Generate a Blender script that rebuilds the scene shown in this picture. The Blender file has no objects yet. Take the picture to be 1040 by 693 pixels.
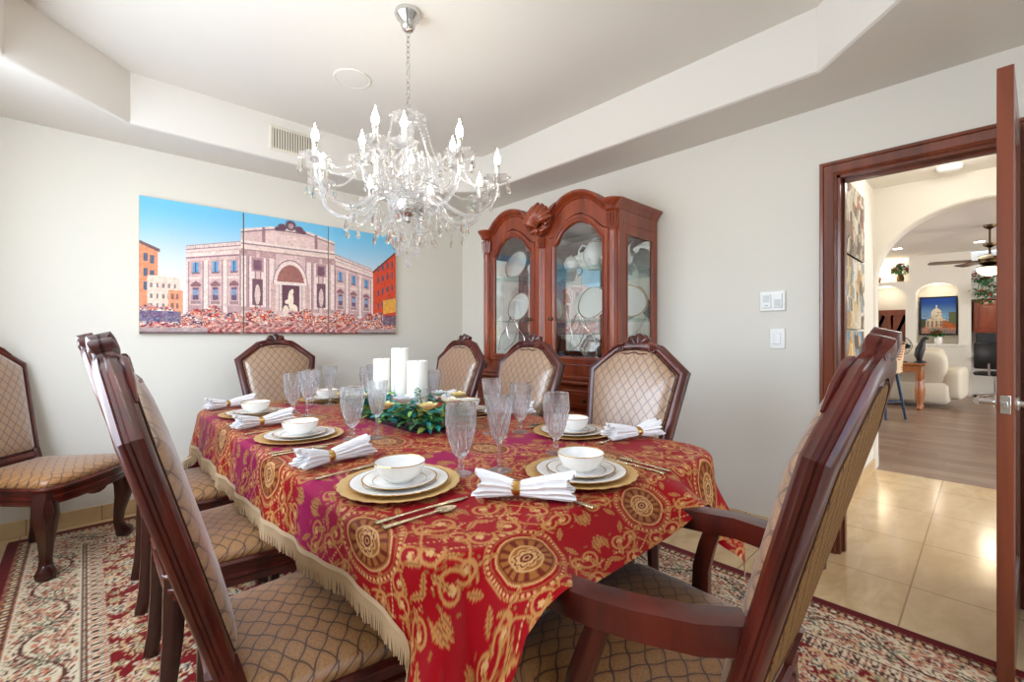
import bpy, math, random
import numpy as np
from mathutils import Vector, Matrix

R = math.radians
PI = math.pi
SC = bpy.context.scene
COL = SC.collection

# ------------------------------------------------------------------ camera, light, exposure
cam_d = bpy.data.cameras.new('camera')
cam = bpy.data.objects.new('camera', cam_d)
COL.objects.link(cam)
cam.location = (0, 0, 1.185)
cam.rotation_euler = (R(90), 0, R(-43.4))
cam_d.sensor_width = 36
cam_d.lens = 36 * 457.0 / 1040.0
cam_d.shift_y = -6.5 / 1040.0
cam_d.clip_start = 0.02
SC.camera = cam

SC.view_settings.view_transform = 'Standard'
SC.view_settings.look = 'None'
SC.view_settings.gamma = 1
SC.view_settings.use_curve_mapping = False
SC.view_settings.exposure = 0.80
SC.cycles.max_bounces = 20
SC.cycles.transparent_max_bounces = 24
SC.cycles.transmission_bounces = 18
SC.cycles.diffuse_bounces = 6
SC.cycles.glossy_bounces = 5
SC.cycles.sample_clamp_indirect = 6

world = bpy.data.worlds.new('sky')
SC.world = world
world.use_nodes = True
bg = world.node_tree.nodes['Background']
sky = world.node_tree.nodes.new('ShaderNodeTexSky')
sky.sky_type = 'NISHITA'
sky.sun_elevation = R(50)
sky.sun_rotation = R(200)
sky.sun_disc = False
world.node_tree.links.new(sky.outputs[0], bg.inputs[0])
bg.inputs[1].default_value = 0.25


def area_light(name, loc, rot, sx, sy, power, color=(1, 1, 1)):
    d = bpy.data.lights.new(name, 'AREA')
    d.shape = 'RECTANGLE'
    d.size, d.size_y = sx, sy
    d.energy = power
    d.color = color
    o = bpy.data.objects.new(name, d)
    COL.objects.link(o)
    o.location = loc
    o.rotation_euler = rot
    return o


# daylight: through the window in the left wall; the lamps after it are added fill
area_light('daylight_left_window', (-0.64, 1.95, 1.62), (0, R(-90), 0), 1.5, 2.2, 46, (0.78, 0.88, 1.0))
area_light('front_fill_light', (1.15, -0.46, 1.35), (R(90), 0, 0), 2.3, 2.0, 3, (0.97, 0.98, 1.0))  # added front fill; the window behind the camera is made for it
area_light('hall_fill_light', (3.9, -2.1, 1.5), (R(90), 0, 0), 1.6, 1.6, 12, (0.95, 0.97, 1.0))  # unseen lamp added to brighten the hall, no window behind it
area_light('living_fill_light', (8.8, -4.3, 1.6), (R(90), 0, 0), 5.0, 2.2, 120, (0.95, 0.97, 1.0))  # added lamp for the living room, out of view before a closed wall
area_light('living_fill_light_far', (8.4, 4.3, 1.6), (R(-90), 0, 0), 4.0, 2.0, 50, (0.95, 0.97, 1.0))  # second added living room lamp, at the opposite closed wall


def point_light(name, loc, power, color=(1, 0.9, 0.75), radius=0.04):
    d = bpy.data.lights.new(name, 'POINT')
    d.energy = power
    d.color = color
    d.shadow_soft_size = radius
    o = bpy.data.objects.new(name, d)
    COL.objects.link(o)
    o.location = loc
    return o


# ------------------------------------------------------------------ mesh builder
class MB:
    """Collects geometry, then links it as ONE mesh object."""

    def __init__(self):
        self.v, self.f, self.uv = [], [], {}

    def add(self, verts, faces, M=None):
        n = len(self.v)
        if M is not None:
            verts = [tuple(M @ Vector(p)) for p in verts]
        self.v.extend([tuple(p) for p in verts])
        self.f.extend([tuple(i + n for i in f) for f in faces])
        return n

    def box(self, c, s, b=0.0, M=None):
        x, y, z = [k / 2 for k in s]
        b = min(b, x * .9, y * .9, z * .9)
        if b <= 0:
            vs = [(sx * x, sy * y, sz * z) for sx in (-1, 1) for sy in (-1, 1) for sz in (-1, 1)]
            fs = [(0, 1, 3, 2), (4, 6, 7, 5), (0, 4, 5, 1), (2, 3, 7, 6), (0, 2, 6, 4), (1, 5, 7, 3)]
        else:
            vs, ix = [], {}
            for sx in (-1, 1):
                for sy in (-1, 1):
                    for sz in (-1, 1):
                        for k in range(3):
                            p = [sx * x, sy * y, sz * z]
                            for j in range(3):
                                if j != k:
                                    p[j] -= (sx, sy, sz)[j] * b
                            ix[(sx, sy, sz, k)] = len(vs)
                            vs.append(tuple(p))
            fs = []
            for k in range(3):
                a, c2 = (k + 1) % 3, (k + 2) % 3
                for s0 in (-1, 1):
                    q = []
                    for (u, w) in ((-1, -1), (1, -1), (1, 1), (-1, 1)):
                        t = [0, 0, 0]
                        t[k], t[a], t[c2] = s0, u, w
                        q.append(ix[(t[0], t[1], t[2], k)])
                    fs.append(tuple(q if s0 > 0 else q[::-1]))
            for k in range(3):       # edges along axis k
                a, c2 = (k + 1) % 3, (k + 2) % 3
                for u in (-1, 1):
                    for w in (-1, 1):
                        t0, t1 = [0] * 3, [0] * 3
                        t0[k], t1[k] = -1, 1
                        t0[a] = t1[a] = u
                        t0[c2] = t1[c2] = w
                        q = [ix[(*t0, a)], ix[(*t1, a)], ix[(*t1, c2)], ix[(*t0, c2)]]
                        fs.append(tuple(q if u * w < 0 else q[::-1]))
            for sx in (-1, 1):
                for sy in (-1, 1):
                    for sz in (-1, 1):
                        q = [ix[(sx, sy, sz, k)] for k in range(3)]
                        fs.append(tuple(q if sx * sy * sz > 0 else q[::-1]))
        vs = [(p[0] + c[0], p[1] + c[1], p[2] + c[2]) for p in vs]
        self.add(vs, fs, M)
        return self

    def rings(self, rings, close=True, cap0=True, cap1=True, M=None, loop=False):
        """Loft between rings of equal length."""
        n = len(rings[0])
        vs = [p for r in rings for p in r]
        fs = []
        m = len(rings)
        for i in range(m if loop else m - 1):
            i2 = (i + 1) % m
            for j in range(n if close else n - 1):
                j2 = (j + 1) % n
                fs.append((i * n + j, i * n + j2, i2 * n + j2, i2 * n + j))
        if not loop:
            if cap0:
                fs.append(tuple(range(n))[::-1])
            if cap1:
                fs.append(tuple((m - 1) * n + j for j in range(n)))
        self.add(vs, fs, M)
        return self

    def lathe(self, prof, seg=24, c=(0, 0, 0), rmod=None, M=None, cap0=True, cap1=True):
        rg = []
        for (r, z) in prof:
            ring = []
            for j in range(seg):
                a = 2 * PI * j / seg
                rr = r if rmod is None else rmod(r, z, a)
                ring.append((c[0] + rr * math.cos(a), c[1] + rr * math.sin(a), c[2] + z))
            rg.append(ring)
        return self.rings(rg, True, cap0, cap1, M)

    def tube(self, pts, rad, seg=8, flat=(1, 1), up=None, caps=True, M=None, square=False):
        pts = [Vector(p) for p in pts]
        n = len(pts)
        if not hasattr(rad, '__len__'):
            rad = [rad] * n
        T = []
        for i in range(n):
            a, b = pts[max(0, i - 1)], pts[min(n - 1, i + 1)]
            t = (b - a)
            T.append(t.normalized() if t.length > 1e-9 else Vector((0, 0, 1)))
        ref = Vector(up) if up else (Vector((0, 0, 1)) if abs(T[0].z) < .9 else Vector((1, 0, 0)))
        rg = []
        nrm = None
        for i in range(n):
            t = T[i]
            if up or nrm is None:
                nn = ref - t * ref.dot(t)
            else:
                nn = nrm - t * nrm.dot(t)
            nrm = nn.normalized()
            bi = t.cross(nrm)
            ring = []
            for j in range(seg):
                a = 2 * PI * (j + (.5 if square else 0)) / seg
                ca, sa = math.cos(a), math.sin(a)
                if square:
                    k = 1 / max(abs(ca), abs(sa)) * .82 + .18
                    ca, sa = ca * k, sa * k
                ring.append(pts[i] + bi * (ca * rad[i] * flat[0]) + nrm * (sa * rad[i] * flat[1]))
            rg.append(ring)
        return self.rings(rg, True, caps, caps, M)

    def sphere(self, c, r, seg=12, rg=8, sc=(1, 1, 1), M=None):
        prof = []
        for i in range(rg + 1):
            a = -PI / 2 + PI * i / rg
            prof.append((max(1e-4, math.cos(a)) * r, math.sin(a) * r))
        rgs = []
        for (q, z) in prof:
            rgs.append([(c[0] + q * math.cos(2 * PI * j / seg) * sc[0], c[1] + q * math.sin(2 * PI * j / seg) * sc[1],
                         c[2] + z * sc[2]) for j in range(seg)])
        return self.rings(rgs, True, True, True, M)

    def prism(self, out, d0, d1, fn=None, b=0.0, M=None):
        """Extrude the 2D outline (counter-clockwise) from depth d0 to d1; fn(a, b, d) -> xyz; b chamfers the d1 edge (and d0)."""
        fn = fn or (lambda a, h, d: (a, h, d))
        n = len(out)
        if b > 0:
            ins = inset(out, b)
            sg = 1 if d1 > d0 else -1
            rg = [[fn(a, h, d0) for a, h in ins], [fn(a, h, d0 + sg * b) for a, h in out],
                  [fn(a, h, d1 - sg * b) for a, h in out], [fn(a, h, d1) for a, h in ins]]
        else:
            rg = [[fn(a, h, d0) for a, h in out], [fn(a, h, d1) for a, h in out]]
        return self.rings(rg, True, True, True, M)

    def sweep(self, path, sec, fn=None, closed=True, M=None):
        """Sweep a section [(outward, depth)] along a 2D path with mitred corners."""
        fn = fn or (lambda a, h, d: (a, h, d))
        n = len(path)
        rg = []
        for i in range(n):
            p = Vector(path[i])
            if closed or 0 < i < n - 1:
                a = (p - Vector(path[i - 1])).normalized()
                b = (Vector(path[(i + 1) % n]) - p).normalized()
            elif i == 0:
                a = b = (Vector(path[1]) - p).normalized()
            else:
                a = b = (p - Vector(path[i - 1])).normalized()
            na, nb = Vector((a.y, -a.x)), Vector((b.y, -b.x))
            m = (na + nb)
            if m.length < 1e-6:
                m = na
            m.normalize()
            k = 1 / max(.35, m.dot(na))
            rg.append([fn(p.x + m.x * o * k, p.y + m.y * o * k, d) for o, d in sec])
        return self.rings(rg, True, True, True, M, loop=closed)

    def grid(self, fn, nu, nv, M=None, uvfn=None, closeu=False):
        vs, fs = [], []
        for i in range(nu + 1 if not closeu else nu):
            for j in range(nv + 1):
                vs.append(fn(i / nu, j / nv))
        nn = nv + 1
        mu = nu
        tot = nu if closeu else nu + 1
        for i in range(mu):
            i2 = (i + 1) % tot
            for j in range(nv):
                fs.append((i * nn + j, i2 * nn + j, i2 * nn + j + 1, i * nn + j + 1))
        self.add(vs, fs, M)
        return self

    def build(self, name, mat, parent=None, smooth=38, uvf=None):
        me = bpy.data.meshes.new(name)
        me.from_pydata(self.v, [], self.f)
        if uvf:
            ly = me.uv_layers.new(name='UVMap')
            co = [uvf(p) for p in self.v]
            for lp in me.loops:
                ly.data[lp.index].uv = co[lp.vertex_index]
        me.materials.append(mat)
        fix_normals(me)
        if smooth:
            me.polygons.foreach_set('use_smooth', [True] * len(me.polygons))
            me.set_sharp_from_angle(angle=R(smooth))
        me.update()
        o = bpy.data.objects.new(name, me)
        COL.objects.link(o)
        if parent is not None:
            o.parent = parent
        return o


import bmesh


def fix_normals(me):
    bm = bmesh.new()
    bm.from_mesh(me)
    bmesh.ops.recalc_face_normals(bm, faces=bm.faces)
    bm.to_mesh(me)
    bm.free()


def inset(out, b):
    n = len(out)
    res = []
    for i in range(n):
        p = Vector(out[i])
        a = (p - Vector(out[i - 1]))
        c = (Vector(out[(i + 1) % n]) - p)
        a = a.normalized() if a.length > 1e-9 else Vector((1, 0))
        c = c.normalized() if c.length > 1e-9 else a
        na, nc = Vector((-a.y, a.x)), Vector((-c.y, c.x))
        m = na + nc
        if m.length < 1e-6:
            m = na
        m.normalize()
        k = 1 / max(.4, m.dot(na))
        res.append((p.x + m.x * b * k, p.y + m.y * b * k))
    return res


def fast_grid(name, mat, P, color=None, parent=None, uv=None):
    """P: (nu, nv, 3) array -> one grid mesh, with a per-vertex colour attribute for woven or printed patterns."""
    nu, nv = P.shape[:2]
    me = bpy.data.meshes.new(name)
    me.vertices.add(nu * nv)
    me.vertices.foreach_set('co', P.reshape(-1).astype(np.float32))
    i = np.arange(nu * nv).reshape(nu, nv)
    q = np.stack([i[:-1, :-1], i[1:, :-1], i[1:, 1:], i[:-1, 1:]], -1).reshape(-1, 4)
    nf = len(q)
    me.loops.add(nf * 4)
    me.polygons.add(nf)
    me.loops.foreach_set('vertex_index', q.reshape(-1).astype(np.int32))
    me.polygons.foreach_set('loop_start', (np.arange(nf) * 4).astype(np.int32))
    me.polygons.foreach_set('use_smooth', np.ones(nf, dtype=bool))
    me.update(calc_edges=True)
    if color is not None:
        at = me.color_attributes.new('pattern', 'FLOAT_COLOR', 'POINT')
        c4 = np.ones((nu * nv, 4), np.float32)
        c4[:, :3] = color.reshape(-1, 3)
        at.data.foreach_set('color', c4.reshape(-1))
    me.materials.append(mat)
    me.validate()
    o = bpy.data.objects.new(name, me)
    COL.objects.link(o)
    if parent is not None:
        o.parent = parent
    return o


def thing(name, label, cat, loc=(0, 0, 0), rz=0.0, group=None):
    o = bpy.data.objects.new(name, None)
    o.empty_display_size = .05
    COL.objects.link(o)
    o.location = loc
    o.rotation_euler = (0, 0, rz)
    return tag(o, label, cat, group)


def tag(o, label, cat, group=None):
    o['label'] = label
    o['category'] = cat
    if group:
        o['group'] = group
    return o


def struct(o, label=None):
    o['kind'] = 'structure'
    if label:
        o['label'] = label
    return o


def copy_tree(o, parent=None):
    c = o.copy()
    COL.objects.link(c)
    if parent is not None:
        c.parent = parent
    for ch in list(o.children):
        copy_tree(ch, c)
    return c


_used = set()


def inst(proto, loc, rz, label, group=None):
    """The first call places the prototype itself, later ones place copies of it and of its parts."""
    if proto.name in _used:
        o = copy_tree(proto)
    else:
        o = proto
        _used.add(proto.name)
    o.location = loc
    if not isinstance(rz, (tuple, list)):
        rz = (0, 0, rz)
    o.rotation_euler = rz
    o['label'] = label
    if group:
        o['group'] = group
    return o


# ------------------------------------------------------------------ materials
def srgb(r, g, b):
    f = lambda c: (c / 255 / 12.92) if c / 255 <= .04045 else ((c / 255 + .055) / 1.055) ** 2.4
    return (f(r), f(g), f(b))


class S:
    """A shader socket with arithmetic."""

    def __init__(self, nt, s):
        self.nt, self.s = nt, s

    def _m(self, op, *a):
        n = self.nt.nodes.new('ShaderNodeMath')
        n.operation = op
        for i, x in enumerate((self,) + a):
            if isinstance(x, S):
                self.nt.links.new(x.s, n.inputs[i])
            else:
                n.inputs[i].default_value = x
        return S(self.nt, n.outputs[0])

    def __add__(self, o): return self._m('ADD', o)
    def __sub__(self, o): return self._m('SUBTRACT', o)
    def __mul__(self, o): return self._m('MULTIPLY', o)
    def sin(self): return self._m('SINE')
    def abs(self): return self._m('ABSOLUTE')
    def pp(self, k=.5): return self._m('PINGPONG', k)
    def smin(self, o, k): return self._m('SMOOTH_MIN', o, k)
    def lt(self, o): return self._m('LESS_THAN', o)
    def fl(self): return self._m('FLOOR')

    def ramp(self, lo, hi, a=0.0, b=1.0):
        n = self.nt.nodes.new('ShaderNodeMapRange')
        n.interpolation_type = 'SMOOTHSTEP'
        self.nt.links.new(self.s, n.inputs[0])
        n.inputs[1].default_value, n.inputs[2].default_value = lo, hi
        n.inputs[3].default_value, n.inputs[4].default_value = a, b
        return S(self.nt, n.outputs[0])

    def mix(self, c0, c1):
        n = self.nt.nodes.new('ShaderNodeMix')
        n.data_type = 'RGBA'
        self.nt.links.new(self.s, n.inputs['Factor'])
        for k, c in ((6, c0), (7, c1)):
            if isinstance(c, S):
                self.nt.links.new(c.s, n.inputs[k])
            else:
                n.inputs[k].default_value = (*c, 1)
        return S(self.nt, n.outputs[2])


def new_mat(name, base=(.8, .8, .8), rough=.5, metal=0.0, spec=.5, coat=0.0, sheen=0.0, sheen_tint=(1, 1, 1), trans=0.0, ior=1.45, emit=None, estr=0.0, aniso=0.0):
    m = bpy.data.materials.new(name)
    m.use_nodes = True
    p = m.node_tree.nodes['Principled BSDF']
    p.inputs['Base Color'].default_value = (*base, 1)
    p.inputs['Roughness'].default_value = rough
    p.inputs['Metallic'].default_value = metal
    p.inputs['Specular IOR Level'].default_value = spec
    p.inputs['Coat Weight'].default_value = coat
    p.inputs['Coat Roughness'].default_value = .12
    p.inputs['Sheen Weight'].default_value = sheen
    p.inputs['Sheen Roughness'].default_value = .4
    p.inputs['Sheen Tint'].default_value = (*sheen_tint, 1)
    p.inputs['Transmission Weight'].default_value = trans
    p.inputs['IOR'].default_value = ior
    if emit:
        p.inputs['Emission Color'].default_value = (*emit, 1)
        p.inputs['Emission Strength'].default_value = estr
    return m


def nodes_of(m):
    nt = m.node_tree
    return nt, nt.nodes['Principled BSDF']


def coord(nt, kind='Object'):
    n = nt.nodes.new('ShaderNodeTexCoord')
    return n.outputs[kind]


def sep(nt, sock):
    n = nt.nodes.new('ShaderNodeSeparateXYZ')
    nt.links.new(sock, n.inputs[0])
    return [S(nt, o) for o in n.outputs]


def noise(nt, vec, scale, detail=3, rough=.5, stretch=None, dist=0.0):
    if stretch:
        mp = nt.nodes.new('ShaderNodeMapping')
        mp.inputs['Scale'].default_value = stretch
        nt.links.new(vec, mp.inputs[0])
        vec = mp.outputs[0]
    n = nt.nodes.new('ShaderNodeTexNoise')
    n.inputs['Scale'].default_value = scale
    n.inputs['Detail'].default_value = detail
    n.inputs['Roughness'].default_value = rough
    n.inputs['Distortion'].default_value = dist
    nt.links.new(vec, n.inputs['Vector'])
    return S(nt, n.outputs['Fac'])


def bump(m, h, strength=.2, dist=.002):
    nt, p = nodes_of(m)
    b = nt.nodes.new('ShaderNodeBump')
    b.inputs['Strength'].default_value = strength
    b.inputs['Distance'].default_value = dist
    nt.links.new(h.s, b.inputs['Height'])
    nt.links.new(b.outputs[0], p.inputs['Normal'])


def plaster(name, col, scale=55, st=.12):
    m = new_mat(name, col, .85, spec=.25)
    nt, p = nodes_of(m)
    bump(m, noise(nt, coord(nt), scale, 4, .6), st, .003)
    return m


def wood(name, c0, c1, scale=9, stretch=(1, 1, .12), rough=.32, coat=.45):
    m = new_mat(name, c0, rough, coat=coat)
    nt, p = nodes_of(m)
    n = noise(nt, coord(nt), scale, 5, .6, stretch, .8)
    nt.links.new(n.ramp(.3, .7).mix(c0, c1).s, p.inputs['Base Color'])
    return m


def glass_mat(name, tint=(1, 1, 1), clear=.35, rough=.0, milky=0.0):
    """Clear glass: a share of straight-through transmission beside the refracting body."""
    m = bpy.data.materials.new(name)
    m.use_nodes = True
    nt = m.node_tree
    nt.nodes.remove(nt.nodes['Principled BSDF'])
    g = nt.nodes.new('ShaderNodeBsdfGlass')
    g.inputs['Color'].default_value = (*tint, 1)
    g.inputs['Roughness'].default_value = rough
    g.inputs['IOR'].default_value = 1.48
    t = nt.nodes.new('ShaderNodeBsdfTransparent')
    t.inputs[0].default_value = (*tint, 1)
    mx = nt.nodes.new('ShaderNodeMixShader')
    mx.inputs[0].default_value = clear
    nt.links.new(g.outputs[0], mx.inputs[1])
    nt.links.new(t.outputs[0], mx.inputs[2])
    last = mx
    if milky:           # white mixed into the body to imitate bright reflections
        tr = nt.nodes.new('ShaderNodeBsdfTranslucent')
        df_ = nt.nodes.new('ShaderNodeBsdfDiffuse')
        ad = nt.nodes.new('ShaderNodeMixShader')
        nt.links.new(tr.outputs[0], ad.inputs[1])
        nt.links.new(df_.outputs[0], ad.inputs[2])
        last = nt.nodes.new('ShaderNodeMixShader')
        last.inputs[0].default_value = milky
        nt.links.new(mx.outputs[0], last.inputs[1])
        nt.links.new(ad.outputs[0], last.inputs[2])
    nt.links.new(last.outputs[0], nt.nodes['Material Output'].inputs[0])
    return m


def pane_mat(name, tint=(.96, .98, .98), refl=.10):
    m = bpy.data.materials.new(name)
    m.use_nodes = True
    nt = m.node_tree
    nt.nodes.remove(nt.nodes['Principled BSDF'])
    g = nt.nodes.new('ShaderNodeBsdfGlossy')
    g.inputs['Roughness'].default_value = .02
    t = nt.nodes.new('ShaderNodeBsdfTransparent')
    t.inputs[0].default_value = (*tint, 1)
    mx = nt.nodes.new('ShaderNodeMixShader')
    mx.inputs[0].default_value = refl
    nt.links.new(t.outputs[0], mx.inputs[1])
    nt.links.new(g.outputs[0], mx.inputs[2])
    nt.links.new(mx.outputs[0], nt.nodes['Material Output'].inputs[0])
    return m


def attr_mat(name, rough=.8, sheen=0.0, spec=.3, tint=(1, 1, 1), fuzz=None):
    m = new_mat(name, (1, 1, 1), rough, spec=spec, sheen=sheen, sheen_tint=tint)
    nt, p = nodes_of(m)
    a = nt.nodes.new('ShaderNodeAttribute')
    a.attribute_name = 'pattern'
    nt.links.new(a.outputs['Color'], p.inputs['Base Color'])
    if fuzz:
        bump(m, noise(nt, coord(nt), fuzz, 3, .6), .35, .004)
    return m


M_WALL = plaster('warm_white_plaster', srgb(226, 222, 212))
M_CEIL = plaster('ceiling_plaster', srgb(226, 221, 212), 40, .1)
M_CHERRY = wood('cherry_wood', srgb(150, 66, 32), srgb(112, 42, 22))
M_CHAIRW = wood('mahogany_wood', srgb(92, 28, 16), srgb(52, 13, 9), rough=.3, coat=.3)
M_DOORW = wood('door_wood', srgb(128, 62, 36), srgb(96, 44, 25), 12, (1, 1, .06))
M_DARKW = wood('dark_leg_wood', srgb(62, 24, 18), srgb(40, 13, 11), rough=.3, coat=.5)
M_WHITE = new_mat('white_porcelain', srgb(240, 238, 234), .12, spec=.6)
M_GOLD = new_mat('gold_metal', srgb(214, 170, 96), .28, 1.0)
M_SILVER = new_mat('silver_metal', srgb(214, 212, 208), .18, 1.0)
M_CHROME = new_mat('chrome_metal', srgb(220, 220, 220), .12, 1.0)
M_BRASS = new_mat('dark_bronze', srgb(92, 74, 52), .35, 1.0)
M_NAPKIN = new_mat('white_napkin_linen', srgb(238, 236, 236), .8, spec=.2, sheen=.3)
M_BLACK = new_mat('black_plastic', (.012, .012, .014), .4)
M_PLASTIC = new_mat('white_plastic', srgb(238, 238, 236), .35)
M_CRYSTAL = glass_mat('cut_crystal', (.98, .985, 1.0), .34, milky=.045)
M_CHANDG = glass_mat('chandelier_crystal', (1, 1, 1), .42, milky=.12)
M_PANE = pane_mat('clear_pane')
M_BULB = new_mat('bulb_glow', (1, 1, 1), .4, emit=(1.0, .93, .82), estr=26)
M_SPOT = new_mat('downlight_glow', (1, 1, 1), .4, emit=(1.0, .95, .88), estr=9)
# ------------------------------------------------------------------ the room
XL, XR, YF, YB, ZS, ZC = -0.68, 2.95, -0.50, 3.90, 2.44, 2.75
WT = 0.13


def tile_mat():
    m = new_mat('travertine_tile', srgb(222, 196, 152), .16, spec=.55)
    nt, p = nodes_of(m)
    co = coord(nt)
    x, y, z = sep(nt, co)
    T = .62
    gx = ((x + .28) * (1 / T)).pp(.5)
    gy = ((y + .37) * (1 / T)).pp(.5)
    g = gx._m('MINIMUM', gy).ramp(.003, .0075)
    vein = noise(nt, co, 3.2, 6, .62, (1, 2.2, 1), 1.2)
    cell = ((x + .28) * (1 / T)).fl() * 12.9 + ((y + .37) * (1 / T)).fl() * 4.7
    tone = cell.sin().ramp(-1, 1)
    c = vein.ramp(.3, .7).mix(srgb(228, 200, 152), srgb(206, 172, 124))
    c2 = (tone * .4).mix(c, srgb(226, 204, 166))
    c3 = g.mix(srgb(170, 140, 100), c2)
    nt.links.new(c3.s, p.inputs['Base Color'])
    return m


def plank_mat():
    m = new_mat('wood_look_plank', srgb(150, 120, 98), .32)
    nt, p = nodes_of(m)
    co = coord(nt)
    x, y, z = sep(nt, co)
    W, L = .2, 1.2
    row = (x * (1 / W)).fl()
    gx = (x * (1 / W)).pp(.5)
    yy = y + (row * 7.31).sin() * .6
    gy = (yy * (1 / L)).pp(.5)
    g = (gx * W)._m('MINIMUM', gy * L).ramp(.0005, .003)
    cell = row * 3.17 + (yy * (1 / L)).fl() * 5.33
    tone = (cell.sin() * 43.7).sin().ramp(-1, 1)
    grain = noise(nt, co, 7, 6, .65, (1, .2, 1), .6)
    c = grain.ramp(.3, .72).mix(srgb(124, 100, 84), srgb(158, 134, 114))
    c2 = (tone * .65).mix(c, srgb(122, 92, 72))
    nt.links.new(g.mix(srgb(92, 70, 56), c2).s, p.inputs['Base Color'])
    return m


M_TILE = tile_mat()
M_PLANK = plank_mat()

struct(MB().box((2.2, .85, -.05), (5.7, 6.2, .1)).build('floor', M_TILE, smooth=0), 'cream travertine tile floor')
struct(MB().box((9.0, 0, -.05), (7.9, 9.2, .1)).build('floor_living', M_PLANK, smooth=0), 'brown wood plank floor beyond the arch')

# back wall (behind the picture)
struct(MB().box(((XL + XR) / 2, YB + WT / 2, 1.4), (XR - XL + 2 * WT, WT, 2.8)).build('wall_back', M_WALL, smooth=0))
# right wall with the doorway
DY0, DY1, DZ = -0.06, 0.565, 2.05
rw = [(YF - WT, 0), (DY0, 0), (DY0, DZ), (DY1, DZ), (DY1, 0), (YB + WT, 0), (YB + WT, 2.8), (YF - WT, 2.8)]
struct(MB().prism(rw, XR, XR + WT, lambda a, h, d: (d, a, h)).build('wall_right', M_WALL, smooth=0))


def window_wall(name, a0, a1, w0, w1, z0, z1, fn, d0, d1):
    b = MB()
    for (p0, p1, q0, q1) in ((a0, w0, 0, 2.8), (w1, a1, 0, 2.8), (w0, w1, 0, z0), (w0, w1, z1, 2.8)):
        b.prism([(p0, q0), (p1, q0), (p1, q1), (p0, q1)], d0, d1, fn)
    return struct(b.build(name, M_WALL, smooth=0))


def window(name, w0, w1, z0, z1, fn, d):
    b = MB()
    b.sweep([(w0, z0), (w1, z0), (w1, z1), (w0, z1)], [(0, d - .05), (-.05, d - .05), (-.05, d + .05), (0, d + .05)], fn)
    for k in (1, 2):
        x = w0 + (w1 - w0) * k / 3
        b.prism([(x - .02, z0), (x + .02, z0), (x + .02, z1), (x - .02, z1)], d - .03, d + .03, fn)
    o = struct(b.build(name, M_PLASTIC, smooth=0))
    MB().prism([(w0, z0), (w1, z0), (w1, z1), (w0, z1)], d - .004, d + .004, fn).build('pane', M_PANE, o, smooth=0)
    return o


fx = lambda a, h, d: (d, a, h)
fy = lambda a, h, d: (a, d, h)
window_wall('wall_left', YF - WT, YB + WT, .8, 3.1, .82, 2.36, fx, XL - WT, XL)
window('window_1', .8, 3.1, .82, 2.36, fx, XL - WT / 2)
window_wall('wall_front', XL - WT, XR + WT, -.05, 2.3, .3, 2.36, fy, YF - WT, YF)
window('added_window_2', -.05, 2.3, .3, 2.36, fy, YF - WT / 2)  # added window, out of view, an opening for the front fill

# tray ceiling: an octagonal recess in the dropped soffit
TX0, TX1, TY0, TY1, TC = -.27, 2.535, .10, 3.51, .46


def octa(g):
    k = g * .414
    return [(TX0 + TC - k, TY0 - g), (TX1 - TC + k, TY0 - g), (TX1 + g, TY0 + TC - k), (TX1 + g, TY1 - TC + k),
            (TX1 - TC + k, TY1 + g), (TX0 + TC - k, TY1 + g), (TX0 - g, TY1 - TC + k), (TX0 - g, TY0 + TC - k)]


ob = octa(.018)
ou = [(ob[0][0], YF - WT), (ob[1][0], YF - WT), (XR + WT, ob[2][1]), (XR + WT, ob[3][1]),
      (ob[4][0], YB + WT), (ob[5][0], YB + WT), (XL - WT, ob[6][1]), (XL - WT, ob[7][1])]
co = [(XR + WT, YF - WT), (XR + WT, YB + WT), (XL - WT, YB + WT), (XL - WT, YF - WT)]
b = MB()
vs = [(x, y, ZS) for x, y in ou] + [(x, y, ZS) for x, y in ob] + [(x, y, ZS) for x, y in co]
fs = [(i, (i + 1) % 8, 8 + (i + 1) % 8, 8 + i) for i in (0, 2, 4, 6)]
fs += [(1, 16, 2, 10, 9), (3, 17, 4, 12, 11), (5, 18, 6, 14, 13), (7, 19, 0, 8, 15)]
b.add(vs, fs)
steps = [(.018, ZS), (.006, ZS + .006), (0, ZS + .018), (0, ZC)]
rg = [[(x, y, z) for x, y in octa(g)] for g, z in steps]
b.rings(rg, True, False, False)
o = octa(0)
b.add([(x, y, ZC) for x, y in o], [tuple(range(8))])
# roof slab above so that no daylight leaks in
b.box(((XL + XR) / 2, (YF + YB) / 2, 2.86), (XR - XL + .4, YB - YF + .4, .08))
struct(b.build('ceiling', M_CEIL, smooth=30), 'white tray ceiling with clipped corners')

# baseboards of tile
M_BASE = new_mat('tile_baseboard', srgb(214, 186, 140), .3)
nt, p = nodes_of(M_BASE)
cx = sep(nt, coord(nt))
gg = ((cx[0] + cx[1]) * (1 / .33)).pp(.5).ramp(.004, .012)
nn = noise(nt, coord(nt), 6, 4)
nt.links.new(gg.mix(srgb(160, 130, 92), nn.ramp(.3, .7).mix(srgb(220, 194, 150), srgb(200, 168, 122))).s, p.inputs['Base Color'])


def baseboard(name, x0, y0, x1, y1, t=.012, h=.095):
    b = MB().box(((x0 + x1) / 2, (y0 + y1) / 2, h / 2), (max(abs(x1 - x0), t), max(abs(y1 - y0), t), h), .003)
    return struct(b.build(name, M_BASE, smooth=0))


baseboard('baseboard_back', XL, YB - .006, XR, YB - .006)
baseboard('baseboard_right', XR - .006, .66, XR - .006, YB)
baseboard('baseboard_left', XL + .006, YF, XL + .006, YB)

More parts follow.
